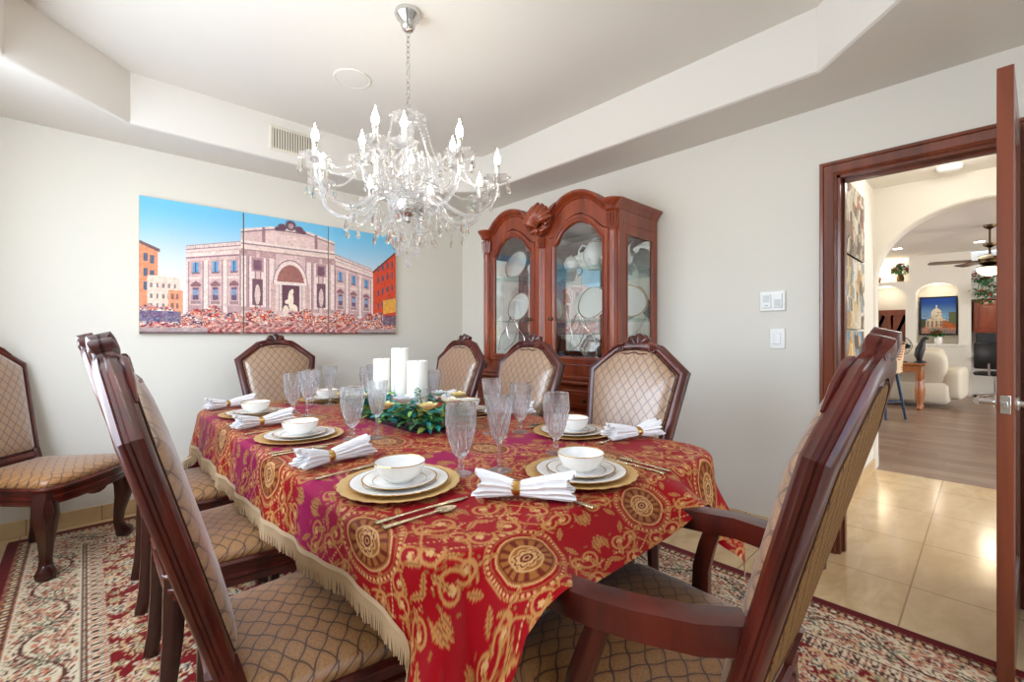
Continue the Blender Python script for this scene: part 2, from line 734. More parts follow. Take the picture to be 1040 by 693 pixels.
# door casing: a moulded cherry frame around the doorway
sec = [(-.006, .0), (-.006, -.012), (.004, -.018), (.012, -.014), (.05, -.022), (.054, -.03), (.066, -.03), (.072, -.022), (.075, 0)]
path = [(DY0, 0), (DY0, DZ), (DY1, DZ), (DY1, 0)]
b = MB().sweep(path, [(-o_, XR + d) for o_, d in sec], fx, closed=False)
b.sweep(path, [(-o_, XR + WT - d) for o_, d in sec], fx, closed=False)
for (q0, q1, z0, z1) in ((DY0, DY0 + .02, 0, DZ), (DY1 - .02, DY1, 0, DZ), (DY0, DY1, DZ - .02, DZ)):
    b.prism([(q0, z0), (q1, z0), (q1, z1), (q0, z1)], XR - .004, XR + WT + .004, fx)
for (q0, q1, z0, z1) in ((DY1 - .032, DY1 - .02, 0, DZ - .02), (DY0 + .02, DY1 - .02, DZ - .032, DZ - .02)):
    b.prism([(q0, z0), (q1, z0), (q1, z1), (q0, z1)], XR + .05, XR + .09, fx)
struct(b.build('trim_1', M_DOORW, smooth=30), 'cherry wood door casing')

# the glazed door leaf, swung open into the room
dl = bpy.data.objects.new('door_1', None)
COL.objects.link(dl)
struct(dl, 'open glazed wooden door leaf')
dl.location = (2.236, -.020, .012)
dl.rotation_euler = (0, 0, R(-3.0))
LW, LH, LT = .70, 2.072, .041
fl = lambda a, h, d: (a, d, h)
b = MB()
sw = .105
for (q0, q1, z0, z1) in ((0, sw, 0, LH), (LW - sw, LW, 0, LH), (sw, LW - sw, 0, .24), (sw, LW - sw, LH - sw, LH)):
    b.prism([(q0, z0), (q1, z0), (q1, z1), (q0, z1)], -LT, 0, fl, b=.002)
b.sweep([(sw, .24), (LW - sw, .24), (LW - sw, LH - sw), (sw, LH - sw)], [(0, 0), (0, -LT), (-.014, -LT + .008), (-.014, -.008)], fl)
b.build('leaf_frame', M_DOORW, dl, smooth=30)
MB().prism([(sw, .24), (LW - sw, .24), (LW - sw, LH - sw), (sw, LH - sw)], -LT / 2 - .003, -LT / 2 + .003, fl).build('glass_pane', M_PANE, dl, smooth=0)
HZ = .938
for s in (1, -1):
    y0 = 0 if s > 0 else -LT
    b = MB()
    b.lathe([(.026, 0), (.026, .006), (.012, .010), (.012, .045)], 20, M=Matrix.Translation((.062, y0, HZ)) @ Matrix.Rotation(R(-90 * s), 4, 'X'))
    b.tube([(.055, y0 + s * .045, HZ), (.10, y0 + s * .047, HZ), (.165, y0 + s * .044, HZ)], [.015, .0135, .012], 12, (1, .85))
    b.build('door_handle', M_CHROME, dl)
MB().box((-.0015, -LT / 2, HZ), (.004, .026, .062), .0015).box((-.006, -LT / 2, HZ), (.012, .014, .022), .002).build('latch_plate', M_SILVER, dl)

# ------------------------------------------------------------------ hall and living room beyond the doorway
HY, AX = .69, 5.02
M_LIV = plaster('living_plaster', srgb(226, 221, 210))
struct(MB().box(((XR + WT + AX) / 2, HY + .06, 1.4), (AX - XR - WT, .12, 2.8)).build('wall_hall', M_LIV, smooth=0))
struct(MB().box(((XR + WT + AX) / 2, -2.36, 1.4), (AX - XR - WT, .12, 2.8)).build('wall_hall_south', M_LIV, smooth=0))
struct(MB().box((4.02, -.85, 2.50), (2.2, 3.3, .08)).build('ceiling_hall', M_CEIL, smooth=0), 'white hall ceiling')
baseboard('baseboard_hall', XR + WT, HY - .006, AX + .2, HY - .006)
# arch wall
ac, ah, ar, asp, ake = -.01, 2.24, .685, 1.62, 2.24
pts = [(-2.4, 0), (ac - ar, 0), (ac - ar, asp)]
for k in range(1, 24):
    a = PI - PI * k / 24
    pts.append((ac + ar * math.cos(a), asp + (ake - asp) * math.sin(a) ** .9))
pts += [(ac + ar, asp), (ac + ar, 0), (4.6, 0), (4.6, 2.9), (-2.4, 2.9)]
struct(MB().prism(pts, AX, AX + .16, fx, b=.012).build('wall_arch', M_LIV, smooth=30), 'plaster wall with a wide arch')

LX = 12.3
struct(MB().box((8.7, 0, 2.84), (7.6, 9.6, .1)).build('ceiling_living', M_CEIL, smooth=0))
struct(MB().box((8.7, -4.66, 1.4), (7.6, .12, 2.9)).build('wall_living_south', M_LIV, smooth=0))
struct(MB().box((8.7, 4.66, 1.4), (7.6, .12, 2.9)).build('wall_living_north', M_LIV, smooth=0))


def arch_out(c, w, z0, zs, zt, n=14):
    o = [(c - w / 2, z0), (c + w / 2, z0), (c + w / 2, zs)]
    for k in range(1, n):
        a = PI * k / n
        o.append((c + w / 2 * math.cos(a), zs + (zt - zs) * math.sin(a)))
    o.append((c - w / 2, zs))
    return o


# far wall: built of plaster blocks around its recesses (doorway, plant ledges, picture niche, desk nook)
b = MB()
D = .5


def wall_with_arch(y0, y1, z0, z1, c, w, zs, zt, zb=0.0):
    """A block of the far wall with an arched hole."""
    n = 14
    if zb > 0:
        b.prism([(y0, z0), (y1, z0), (y1, zb), (y0, zb)], LX, LX + D, fx)
    o = [(y0, zb), (c - w / 2, zb), (c - w / 2, zs)]
    for k in range(1, n):
        a = PI - PI * k / n
        o.append((c + w / 2 * math.cos(a), zs + (zt - zs) * math.sin(a)))
    o += [(c + w / 2, zs), (c + w / 2, zb), (y1, zb), (y1, z1), (y0, z1)]
    b.prism(o, LX, LX + D, fx)


wall_with_arch(1.12, 2.2, 0, 2.25, 1.50, .66, 1.95, 2.22)      # doorway niche
b.prism([(1.12, 2.25), (2.2, 2.25), (2.2, 2.29), (1.12, 2.29)], LX, LX + D, fx)
b.prism([(1.80, 2.29), (4.6, 2.29), (4.6, 2.8), (1.80, 2.8)], LX, LX + D, fx)
b.prism([(2.2, 0), (4.6, 0), (4.6, 2.29), (2.2, 2.29)], LX, LX + D, fx)
wall_with_arch(.30, 1.12, 0, 2.8, .70, .62, 2.02, 2.22, .98)   # picture niche
b.prism([(.22, 0), (.30, 0), (.30, 2.8), (.22, 2.8)], LX, LX + D, fx)
b.prism([(-2.6, 1.86), (.22, 1.86), (.22, 2.10), (-2.6, 2.10)], LX, LX + D, fx)     # band between the nook and the plant ledge
b.prism([(-4.6, 0), (-2.6, 0), (-2.6, 2.8), (-4.6, 2.8)], LX, LX + D, fx)
b.prism([(-4.6, 0), (4.6, 0), (4.6, 2.8), (-4.6, 2.8)], LX + D, LX + D + .1, fx)
b.prism([(.28, .96), (1.14, .96), (1.14, 1.0), (.28, 1.0)], LX - .03, LX + .1, fx)
struct(b.build('wall_living', M_LIV, smooth=30), 'far living room wall with arched niches')
# ------------------------------------------------------------------ dining chairs
def lattice_mat(name, base, dark, line, pu, pv, sheen=.35, rough=.45, spec=.7, coat=.25, wave=.07):
    """Woven satin with an ogee lattice; UV in metres."""
    m = new_mat(name, base, rough, spec=spec, coat=coat, sheen=sheen, sheen_tint=(.85, .9, 1))
    m.node_tree.nodes['Principled BSDF'].inputs['Coat Roughness'].default_value = .35
    nt, p = nodes_of(m)
    uv = nt.nodes.new('ShaderNodeUVMap')
    u, v, _ = sep(nt, uv.outputs[0])
    u, v = u * (1 / pu), v * (1 / pv)
    wob = (v * (2 * PI)).sin() * wave
    wob2 = (u * (2 * PI)).sin() * wave
    a = (u + v + wob2).pp(.5)
    c = (u - v + wob).pp(.5)
    d = a.smin(c, .09)
    l1 = d.ramp(.035, .075)
    inner = d.ramp(.10, .14) * d.ramp(.17, .13)
    fine = noise(nt, uv.outputs[0], 160, 2)
    c0 = fine.ramp(.3, .7).mix(base, dark)
    c1 = (inner * .35).mix(c0, line)
    nt.links.new(l1.mix(line, c1).s, p.inputs['Base Color'])
    bump(m, l1 + fine * .3, .25, .0015)
    return m


M_FAB = lattice_mat('gold_lattice_fabric', srgb(170, 124, 74), srgb(150, 104, 58), srgb(86, 52, 30), .062, .046)
M_FABB = lattice_mat('gold_lattice_fabric_back', srgb(170, 134, 100), srgb(150, 114, 82), srgb(98, 72, 60), .046, .060, .6, .32, 1.0, .6, .03)
M_FABR = lattice_mat('dull_lattice_fabric_rear', srgb(128, 92, 50), srgb(108, 74, 38), srgb(60, 36, 20), .046, .060, .0, .8, .15, .0, .03)
LEAN = R(16)


def back_fn(off=0.0, z0=.47, y0=-.215):
    s, c = math.sin(LEAN), math.cos(LEAN)
    return lambda a, h, d: (a, y0 - h * s + d * c, z0 + h * c + d * s)


def round_poly(pts, r, n=5):
    out = []
    m = len(pts)
    for i in range(m):
        p = Vector(pts[i])
        a = (Vector(pts[i - 1]) - p)
        b = (Vector(pts[(i + 1) % m]) - p)
        k = min(r, a.length * .45, b.length * .45)
        p0, p1 = p + a.normalized() * k, p + b.normalized() * k
        for t in range(n + 1):
            t /= n
            out.append(tuple((1 - t) ** 2 * p0 + 2 * t * (1 - t) * p + t * t * p1))
    return out


def cushion(out, levels, fn, c=(0, 0)):
    """Rings scaled from the outline: levels = [(scale, height)] from the rim to the centre."""
    b = MB()
    rg = []
    for s, h in levels:
        rg.append([fn(c[0] + (x - c[0]) * s, c[1] + (y - c[1]) * s, h) for x, y in out])
    b.rings(rg, True, True, True)
    return b


def seat_outline(wf, wb, y0, y1):
    o = [(-wb, y0), (wb, y0), (wf, y1 - .02), (wf * .55, y1 + .012), (0, y1 + .018), (-wf * .55, y1 + .012), (-wf, y1 - .02)]
    return round_poly(o, .045, 5)


def shell(b, fn, c, Rr, d0, side):
    """Carved shell crest with ribs, a rolled collar of leaves below it and scrolls at both sides."""
    nth, nr = 60, 9
    vs = []
    for i in range(nth + 1):
        th = R(-28) + R(236) * i / nth
        lobe = abs(math.cos(4.5 * (th - PI / 2)))
        for j in range(nr + 1):
            t = min(1, j / (nr - 1))
            r = Rr * t * (.90 + .12 * lobe)
            hh = (.004 + .012 * math.sin(t * PI * .62) * (.35 + .65 * lobe) - .006 * t ** 3) if j < nr else -.012
            vs.append(fn(c[0] + r * math.cos(th) * 1.12, c[1] + r * math.sin(th), side * (d0 + hh)))
    fs = [(i * (nr + 1) + j, (i + 1) * (nr + 1) + j, (i + 1) * (nr + 1) + j + 1, i * (nr + 1) + j + 1) for i in range(nth) for j in range(nr)]
    b.add(vs, fs)


def scroll(b, fn, c, sx, d, r0=.020, turns=1.5):
    pts, rad = [], []
    for k in range(26):
        t = k / 25
        a = PI * .5 + t * turns * 2 * PI
        r = r0 * (1 - t * .85)
        pts.append(fn(c[0] + sx * r * math.cos(a), c[1] + r * math.sin(a), d + .006 * t))
        rad.append(.0062 * (1 - .35 * t))
    b.tube(pts, rad, 6)


def cabriole(sx, y, H=.40):
    b = MB()
    x = sx
    pts = [(.215, .0, H), (.228, .008, H - .05), (.236, .016, H - .10), (.230, .012, H - .17), (.219, .002, H - .25), (.216, -.002, .085), (.224, .006, .05), (.236, .016, .028), (.238, .018, .004)]
    rad = [.036, .040, .040, .032, .023, .0195, .024, .034, .030]
    P = [(x / abs(x) * (p[0] - .215) + x, y + p[1], p[2]) for p in pts]
    b.tube(P, rad, 14, (1, 1), up=(0, 1, 0), square=True)
    s = x / abs(x)
    # claw toes and a carved leaf on the knee
    for dx, dy in ((.9, .9), (.15, 1.2), (1.2, .15)):
        b.tube([(x + s * (.010 + .010 * dx), y + .010 + .010 * dy, .062), (x + s * (.019 + .020 * dx), y + .016 + .020 * dy, .036), (x + s * (.020 + .022 * dx), y + .017 + .022 * dy, .006)], [.007, .010, .008], 6)
    for k in (-1, 0, 1):
        b.tube([(x + s * (.034 + .006 * k), y + .034 - .006 * k, H - .02), (x + s * (.047 + .010 * k), y + .046 - .010 * k, H - .075), (x + s * (.044 + .004 * k), y + .044 - .004 * k, H - .135), (x + s * .036, y + .036, H - .17)], [.006, .009, .008, .004], 6)
    return b


def rear_leg(x):
    b = MB()
    P = [(x, -.200, .46), (x, -.205, .36), (x * 1.01, -.210, .22), (x * 1.02, -.222, .09), (x * 1.03, -.236, .003)]
    b.tube(P, [.030, .030, .027, .023, .022], 8, (.85, 1), up=(0, 1, 0), square=True)
    return b


BACKP = [(-.172, .03), (.172, .03), (.247, .545), (.118, .652), (.060, .668), (0, .672), (-.060, .668), (-.118, .652), (-.247, .545)]
FRAME_SEC = [(-.024, -.012), (-.020, -.018), (-.004, -.021), (.010, -.020), (.018, -.016), (.022, -.009), (.0185, -.006), (.0185, -.001),
             (.022, .002), (.022, .008), (.0185, .011), (.016, .018), (.006, .024), (-.006, .025), (-.016, .020), (-.024, .014)]


def make_chair(name, arms=False):
    t = thing(name, 'x', 'chair')
    wf, wb = (.305, .255) if arms else (.255, .205)
    y0, y1 = -.22, .235
    kx = 1.05 if arms else 1.0
    kz = 1.01 if arms else 1.0
    fn0 = back_fn(y0=-.212, z0=.47)
    fn = lambda a, h, d: fn0(a * kx, h * kz, d)
    # seat cushion
    out = seat_outline(wf, wb, y0, y1)
    ctr = (0, .01)
    lev = [(.97, .425), (1.0, .434), (1.012, .446), (1.004, .458), (.975, .468), (.92, .477), (.82, .486), (.66, .494), (.45, .4985), (.2, .5)]
    cushion(out, lev, lambda a, h, z: (a, h, z), ctr).build('seat', M_FAB, t, 60, uvf=lambda p: (p[0] + (.468 - min(p[2], .468)) * .4, p[1] + (.468 - min(p[2], .468)) * .9))
    # seat rail
    b = MB()
    rg = []
    for o_, z in ((-.02, .352), (.004, .350), (.008, .356), (.006, .374), (.012, .380), (.012, .388), (.004, .394), (.006, .416), (.016, .422), (.018, .430), (.010, .437), (-.03, .437)):
        rg.append([(x, y, z) for x, y in inset(out, -o_)])
    b.rings(rg, True, True, True)
    # shaped drop in the middle of the front rail
    fr = [(-.13, .36), (-.07, .352), (-.035, .335), (0, .330), (.035, .335), (.07, .352), (.13, .36), (.13, .40), (-.13, .40)]
    b.prism(fr, y1 + .004, y1 + .026, lambda a, h, d: (a, d - abs(a) * .1, h), b=.004)
    b.build('seat_rail', M_CHAIRW, t, 30)
    for s in (-1, 1):
        cabriole(s * (wf - .035), y1 - .045).build('leg', M_DARKW, t, 45)
    for s in (-1, 1):
        rear_leg(s * (wb - .03)).build('leg', M_DARKW, t, 45)
    # back frame
    b = MB()
    pp_ = [(a, h) for a, h in BACKP]
    b.sweep(pp_, FRAME_SEC, fn)
    for s in (-1, 1):
        b.tube([fn(s * .172 / 1.0, .06, 0), fn(s * .170, -.02, 0), (s * (wb - .03), -.205, .40)], [.030, .029, .028], 8, (.8, 1), up=(0, 1, 0), square=True)
    b.build('back_frame', M_CHAIRW, t, 34)
    # upholstered front and rear of the back
    inn = round_poly(inset([(a, h) for a, h in BACKP], .020), .014, 4)
    c2 = (0, .36)
    lv = [(1.0, -.006), (1.0, .012), (.985, .024), (.95, .034), (.88, .042), (.74, .048), (.5, .052), (.25, .053)]
    cushion(inn, lv, fn, c2).build('back_cushion', M_FABB, t, 60, uvf=lambda p: (p[0], p[2]))
    lv = [(1.0, -.004), (1.0, -.014), (.98, -.019), (.9, -.022), (.6, -.024), (.3, -.025)]
    cushion(inn, lv, fn, c2).build('rear_panel', M_FABR, t, 60, uvf=lambda p: (p[0], p[2]))
    # twisted gimp around the upholstery
    b = MB()
    gim = round_poly(inset([(a, h) for a, h in BACKP], .027), .014, 4)
    for d in (.024, -.017):
        P = [fn(a, h, d) for a, h in gim]
        b.tube(P + P[:2], .0045, 6)
    b.build('welt', M_FABR, t, 60)
    # carved crest
    b = MB()
    for sd in (1, -1):
        shell(b, fn, (0, .664), .066, .012 if sd > 0 else .007, sd)
        for sx in (-1, 1) if sd > 0 else ():
            scroll(b, fn, (sx * .090, .650), sx, sd * .023)
            b.tube([fn(sx * .072, .674, sd * .026), fn(sx * .10, .670, sd * .027), fn(sx * .15, .638, sd * .027), fn(sx * .19, .602, sd * .024)], [.0075, .008, .006, .003], 6)
            # acanthus spray under the shell
            b.tube([fn(0, .632, sd * .030), fn(sx * .03, .622, sd * .033), fn(sx * .065, .625, sd * .032), fn(sx * .105, .612, sd * .026)], [.009, .010, .007, .003], 6, (1, .6))
            b.tube([fn(0, .620, sd * .030), fn(sx * .02, .605, sd * .036), fn(sx * .045, .604, sd * .034)], [.008, .008, .003], 6, (1, .6))
    b.prism([(-.05, .63), (.05, .63), (.066, .668), (.052, .705), (.03, .719), (0, .724), (-.03, .719), (-.052, .703), (-.066, .668)], -.015, .016, fn, b=.004)
    b.build('crest_carving', M_CHAIRW, t, 50)
    if arms:
        for s in (-1, 1):
            b = MB()
            P = [(s * .175, -.285, .688), (s * .190, -.245, .688), (s * .232, -.19, .686), (s * .262, -.10, .680), (s * .269, -.02, .670), (s * .270, .05, .664), (s * .270, .12, .658), (s * .266, .185, .640), (s * .260, .225, .610)]
            b.tube(P, [.028, .030, .031, .031, .031, .031, .030, .028, .018], 12, (.95, .88), up=(0, 0, 1), square=True)
            b.build('arm', M_CHAIRW, t, 50)
            b = MB()
            b.tube([(s * .268, -.03, .65), (s * .274, -.012, .60), (s * .286, .008, .53), (s * .293, .012, .46), (s * .288, .005, .40), (s * .280, .0, .372)], [.020, .021, .022, .023, .024, .022], 10, (.8, 1), up=(0, 1, 0), square=True)
            b.build('arm_support', M_CHAIRW, t, 50)
    return t


GC = 'carved dining chairs set around the table'
chair0 = make_chair('dining_chair')
RUGZ = .013
# a chair faces local +y
inst(chair0, (.427, 1.18, RUGZ), R(-93), 'carved wooden dining chair on the left of the table, nearest the camera, seen edge-on', GC)
inst(chair0, (.405, 1.92, RUGZ), R(-90), 'carved dining chair in the middle of the left row, half hidden behind the nearest one', GC)
inst(chair0, (.405, 2.62, RUGZ), R(-91), 'carved dining chair at the back of the left row, only its seat showing', GC)
inst(chair0, (1.565, 1.17, RUGZ), R(90), 'carved dining chair with pale lattice back, nearest on the cabinet side of the table', GC)
inst(chair0, (1.565, 1.885, RUGZ), R(90), 'carved dining chair standing in front of the middle of the china cabinet', GC)
inst(chair0, (1.575, 2.58, RUGZ), R(90), 'carved dining chair beside the left edge of the china cabinet, near the room corner', GC)
inst(chair0, (1.01, 3.20, RUGZ), R(180), 'carved dining chair at the far head of the table under the picture', GC)
inst(chair0, (-.15, 3.42, RUGZ), R(-129), 'carved dining chair standing apart in the corner at the left', GC)
armch = make_chair('dining_armchair', True)
armch['label'] = 'carved mahogany armchair at the near end of the table, seen from behind'
armch['group'] = GC
armch.location = (.955, .527, RUGZ)
armch.rotation_euler = (0, 0, R(2))
# ------------------------------------------------------------------ table, cloth, rug
TCX, TCY, TA, TB, TRR, TTZ = 1.09, 1.915, .615, 1.22, .13, .755


def rrect(a, b_, r, n=6):
    return round_poly([(-a, -b_), (a, -b_), (a, b_), (-a, b_)], r * 1.25, n)


tb = thing('dining_table', 'long wooden dining table hidden under the red and gold cloth', 'table', (TCX, TCY, RUGZ))
MB().prism(rrect(TA, TB, TRR), TTZ - .035 - RUGZ, TTZ - RUGZ, b=.006).build('tabletop', M_CHAIRW, tb, 30)
b = MB()
for s in (-1, 1):
    b.box((s * (TA - .16), 0, .66), (.025, 2 * TB - .5, .09))
    b.box((0, s * (TB - .24), .66), (2 * TA - .32, .025, .09))
b.build('apron', M_CHAIRW, tb, 30)
for sx in (-1, 1):
    for sy in (-1, 1):
        MB().lathe([(.045, 0), (.05, .03), (.03, .06), (.028, .12), (.05, .3), (.058, .42), (.04, .5), (.055, .53), (.055, .70)], 16, (sx * (TA - .20), sy * (TB - .28), .0)).build('leg', M_DARKW, tb)

OV_X, OV_Y = .205, .30
res = .0034
nu = int((2 * (TA + OV_X)) / res) + 1
nv = int((2 * (TB + OV_Y)) / res) + 1
U, V = np.meshgrid(np.linspace(-TA - OV_X, TA + OV_X, nu), np.linspace(-TB - OV_Y, TB + OV_Y, nv), indexing='ij')


def cloth_map(u, v, lift=.004):
    a, b_, r, e = TA, TB, TRR, .028
    qx, qy = np.abs(u) - (a - r), np.abs(v) - (b_ - r)
    cx, cy = np.maximum(qx, 0), np.maximum(qy, 0)
    q = np.sqrt(cx * cx + cy * cy) + 1e-9
    s = np.where((qx > 0) & (qy > 0), q - r, np.maximum(qx, qy) - r)
    nx = np.where((qx > 0) & (qy > 0), cx / q, np.where(qx > qy, 1.0, 0.0)) * np.sign(u)
    ny = np.where((qx > 0) & (qy > 0), cy / q, np.where(qx > qy, 0.0, 1.0)) * np.sign(v)
    s = np.maximum(s, 0)
    ang = np.arctan2(ny, nx)
    # how far the hanging cloth leans outwards
    near = np.clip((-ny - .86) / .14, 0, 1)
    bx = u
    arm = np.exp(-((np.abs(bx + .135) - .30) / .085) ** 2)
    mid = np.clip((.515 - np.abs(bx + .165)) / .13, 0, 1)
    alpha = np.radians(7 + near * mid * (42 + 22 * arm))
    s = s * (1 - .46 * near * mid)
    lift_l = np.clip(-v / .95, 0, 1) * np.clip((-nx - .75) / .25, 0, 1)
    s = s * (1 - .30 * lift_l * lift_l)
    phm = PI / 2 - alpha
    ph = np.minimum(s / e, phm)
    rest = np.maximum(s - e * phm, 0)
    out = e * np.sin(ph) + rest * np.sin(alpha)
    drop = e * (1 - np.cos(ph)) + rest * np.cos(alpha)
    # folds: soft along the sides, deep at the four corners
    along = np.where(np.abs(nx) > np.abs(ny), v, u)
    corner = np.abs(nx * ny) * 2
    k = np.clip(rest / .2, 0, 1.6)
    out = out + k * (1 - near * mid) * (.006 + .009 * np.sin(along * 2 * PI / .36 + 1.0) + .005 * np.sin(along * 2 * PI / .17))
    out = out + k * k * corner ** 1.0 * (.006 + .020 * np.sin(ang * 8 + 1.9))
    tw = k * k * corner * .02 * np.sin(ang * 8 + .4)
    bx_ = np.clip(u, -(a - r), a - r) + np.where((qx > 0) & (qy > 0), nx * np.minimum(q, r), np.sign(u) * np.clip(qx, 0, r))
    by_ = np.clip(v, -(b_ - r), b_ - r) + np.where((qx > 0) & (qy > 0), ny * np.minimum(q, r), np.sign(v) * np.clip(qy, 0, r))
    x = bx_ + nx * out - ny * tw
    y = by_ + ny * out + nx * tw
    z = TTZ + lift - drop
    return np.stack([x + TCX, y + TCY, z], -1)


def smooth(x, lo, hi):
    t = np.clip((x - lo) / (hi - lo), 0, 1)
    return t * t * (3 - 2 * t)


def line_at(d, w, aa):
    return 1 - smooth(np.abs(d), w, w + aa)


def damask(u, v):
    """Woven pattern: staggered medallions with bead rings and thin acanthus scrolls in gold on red; magenta bands imitate window sheen."""
    aa = .0025
    red, sheen_mag, drk = np.array(srgb(146, 2, 14)), np.array(srgb(154, 3, 76)), np.array(srgb(92, 2, 12))
    g0, g1, g2 = np.array(srgb(180, 124, 68)), np.array(srgb(148, 90, 42)), np.array(srgb(200, 154, 100))
    st = .5 + .5 * np.sin(v * 2 * PI / .78 + 1.2)
    st = smooth(st, .35, .65) * smooth(v, -1.0, -.55)  # window sheen painted into the red as magenta bands
    col = red + (sheen_mag - red) * st[..., None]

    def put(mask, c, k=1.0):
        nonlocal col
        m = np.clip(mask * k, 0, 1)[..., None]
        col = col * (1 - m) + c * m
    PX, PY, KS = .45, .72, .86
    for ox, oy in ((0, 0), (.5, .5)):
        iu = np.round(u / PX - ox)
        iv = np.round((v - .10) / PY - oy)
        du = u - (iu + ox) * PX
        dv = v - .10 - (iv + oy) * PY
        rr = np.sqrt((du / .100) ** 2 + (dv / .126) ** 2)
        th = np.arctan2(dv, du)
        rr = rr * (1 + .05 * np.cos(2 * th) + .02 * np.cos(6 * th))
        # outer bead ring, clear red ring, gold heart
        put(line_at(rr - .97, .030, .02) * smooth(.5 + .5 * np.cos(44 * th), .30, .55), g2)
        put(line_at(rr - 1.04, .008, .012), g0)
        put(line_at(rr - .88, .010, .012), g1)
        put(1 - smooth(rr, .74, .77), g1)
        put(line_at(rr - .75, .014, .014), g2)
        fan = smooth(.5 + .5 * np.cos(14 * th), .28, .45)
        put((1 - smooth(rr, .64, .67)) * (1 - fan) * smooth(rr, .38, .42), drk, .85)
        put(line_at(rr - .66, .012, .014), drk, .8)
        put(line_at(rr - .40, .016, .016), g2)
        fl = np.sqrt(du ** 2 + dv ** 2) / .040
        pet = .74 + .26 * np.abs(np.cos(4 * th))
        put(1 - smooth(fl / pet, .95, 1.05), g2)
        put(line_at(fl / pet - .78, .04, .05), drk)
        put(line_at(fl - .34, .06, .05), drk)
        put(1 - smooth(fl, .12, .2), drk)
        for sx in (-1, 1):
            for sy in (-1, 1):
                U_, V_ = du * sx / KS, dv * sy / KS
                # long S stem with a spiral at either end
                for (cx, cy, rad, tw) in ((.190, .105, .046, 1), (.215, .235, .040, -1), (.085, .215, .038, -1), (.125, .305, .032, 1)):
                    x, y = U_ - cx, V_ - cy
                    r = np.sqrt(x * x + y * y)
                    t = np.arctan2(y, x * tw)
                    f = (r / rad - .34 - .66 * ((t + PI) / (2 * PI)))
                    m = (1 - smooth(np.abs(f) * rad, .0034, .0034 + aa)) * (1 - smooth(r, rad * 1.02, rad * 1.08))
                    put(m, g0)
                    put(line_at(r - rad * 1.13, .0022, aa) * smooth(np.cos(10 * t), -.1, .3) * (t > -1.4), g1)
                    fr = r / (rad * .30) / (.72 + .28 * np.abs(np.cos(2.5 * t)))
                    put(1 - smooth(fr, .9, 1.1), g2)
                d = np.abs(U_ - .150 - .030 * np.sin((V_ - .16) * 26))
                put((1 - smooth(d, .0025, .0025 + aa)) * (V_ > .06) * (V_ < .33), g0)
                d = np.abs(V_ - .165 - .022 * np.sin((U_ - .1) * 34))
                put((1 - smooth(d, .002, .002 + aa)) * (U_ > .05) * (U_ < .24) * smooth(np.cos(U_ * 2 * PI / .012), -.4, 0), g2)
                for (cx, cy, an, ln) in ((.150, .045, 1.1, .030), (.245, .165, -.6, .034), (.035, .200, .9, .030), (.150, .165, .5, .026), (.060, .285, 1.3, .034), (.180, .330, .2, .034), (.255, .060, 1.5, .030), (.02, .345, 1.57, .03)):
                    x, y = (U_ - cx), (V_ - cy)
                    a_, b2 = x * math.cos(an) + y * math.sin(an), -x * math.sin(an) + y * math.cos(an)
                    wv = .0115 * (1 - (a_ / ln) ** 2) * (.7 + .3 * np.cos(a_ / ln * 16))
                    m = (1 - smooth(np.abs(b2) - wv, 0, aa)) * (np.abs(a_) < ln)
                    put(m, g0, .95)
                    put((1 - smooth(np.abs(b2), .0008, .0022)) * (np.abs(a_) < ln * .8), drk, .8)
    rng = np.random.default_rng(3)
    return np.clip(col * (.96 + .08 * rng.random(u.shape))[..., None], 0, 1)


M_CLOTH = attr_mat('red_gold_damask', .5, .05, .16, (.8, .75, 1.0))
tc = fast_grid('tablecloth', M_CLOTH, cloth_map(U, V), damask(U, V))
tag(tc, 'red and gold damask tablecloth with beige fringe draped over the dining table', 'tablecloth')
M_FRINGE = new_mat('beige_fringe', srgb(190, 160, 122), .7, sheen=.3)
# fringe: a woven heading and thread tassels along the whole hem
per = []
A2, B2 = TA + OV_X, TB + OV_Y
for (p0, p1) in (((A2, -B2), (A2, B2)), ((-A2, B2), (-A2, -B2))):
    L = math.hypot(p1[0] - p0[0], p1[1] - p0[1])
    n = int(L / .0058)
    for k in range(n):
        per.append((p0[0] + (p1[0] - p0[0]) * k / n, p0[1] + (p1[1] - p0[1]) * k / n))
per = np.array(per)
H = cloth_map(per[:, 0], per[:, 1])
H2 = cloth_map(per[:, 0] * (1 - .013 / A2), per[:, 1] * (1 - .013 / B2))
rnd = random.Random(5)
b = MB()
n = len(H)
dirs = [(Vector(H[i]) - Vector(H2[i])).normalized() for i in range(n)]
vs, fs = [], []
for i in range(n):
    for q in (Vector(H2[i]) + Vector((0, 0, .0015)), Vector(H[i])):
        vs.append(tuple(q + Vector((0, 0, 0)) + (dirs[i].cross(Vector((H[(i + 1) % n] - H[i]))).normalized() * .0022)))
for i in range(n):
    j = (i + 1) % n
    if (Vector(per[i]) - Vector(per[j])).length > .1:
        continue
    fs.append((2 * i, 2 * i + 1, 2 * j + 1, 2 * j))
b.add(vs, fs)
for i in range(n):
    p = Vector(H[i])
    d = dirs[i]
    tl = .040 + .006 * rnd.random()
    e = p + d * .010 + Vector((rnd.uniform(-.003, .003), rnd.uniform(-.003, .003), -tl))
    b.tube([p - d * .002, p + d * .008 + Vector((0, 0, -.012)), e], [.0015, .0018, .0012], 4)
fr = b.build('fringe', M_FRINGE, tc, 50)
fr['kind'] = 'stuff'
fr['label'] = 'beige thread fringe along the hem'

# --- rug
RX0, RX1, RY0, RY1 = -.325, 2.375, -.35, 3.80


def flower(col, du, dv, rad, n, cols, ph=0.0):
    r = np.sqrt(du * du + dv * dv)
    t = np.arctan2(dv, du)
    pet = .74 + .26 * np.cos(n * t + ph)
    f = r / rad / pet
    for lim, c in cols:
        m = (1 - smooth(f, lim - .05, lim + .05))[..., None]
        col = col * (1 - m) + np.array(c) * m
    return col


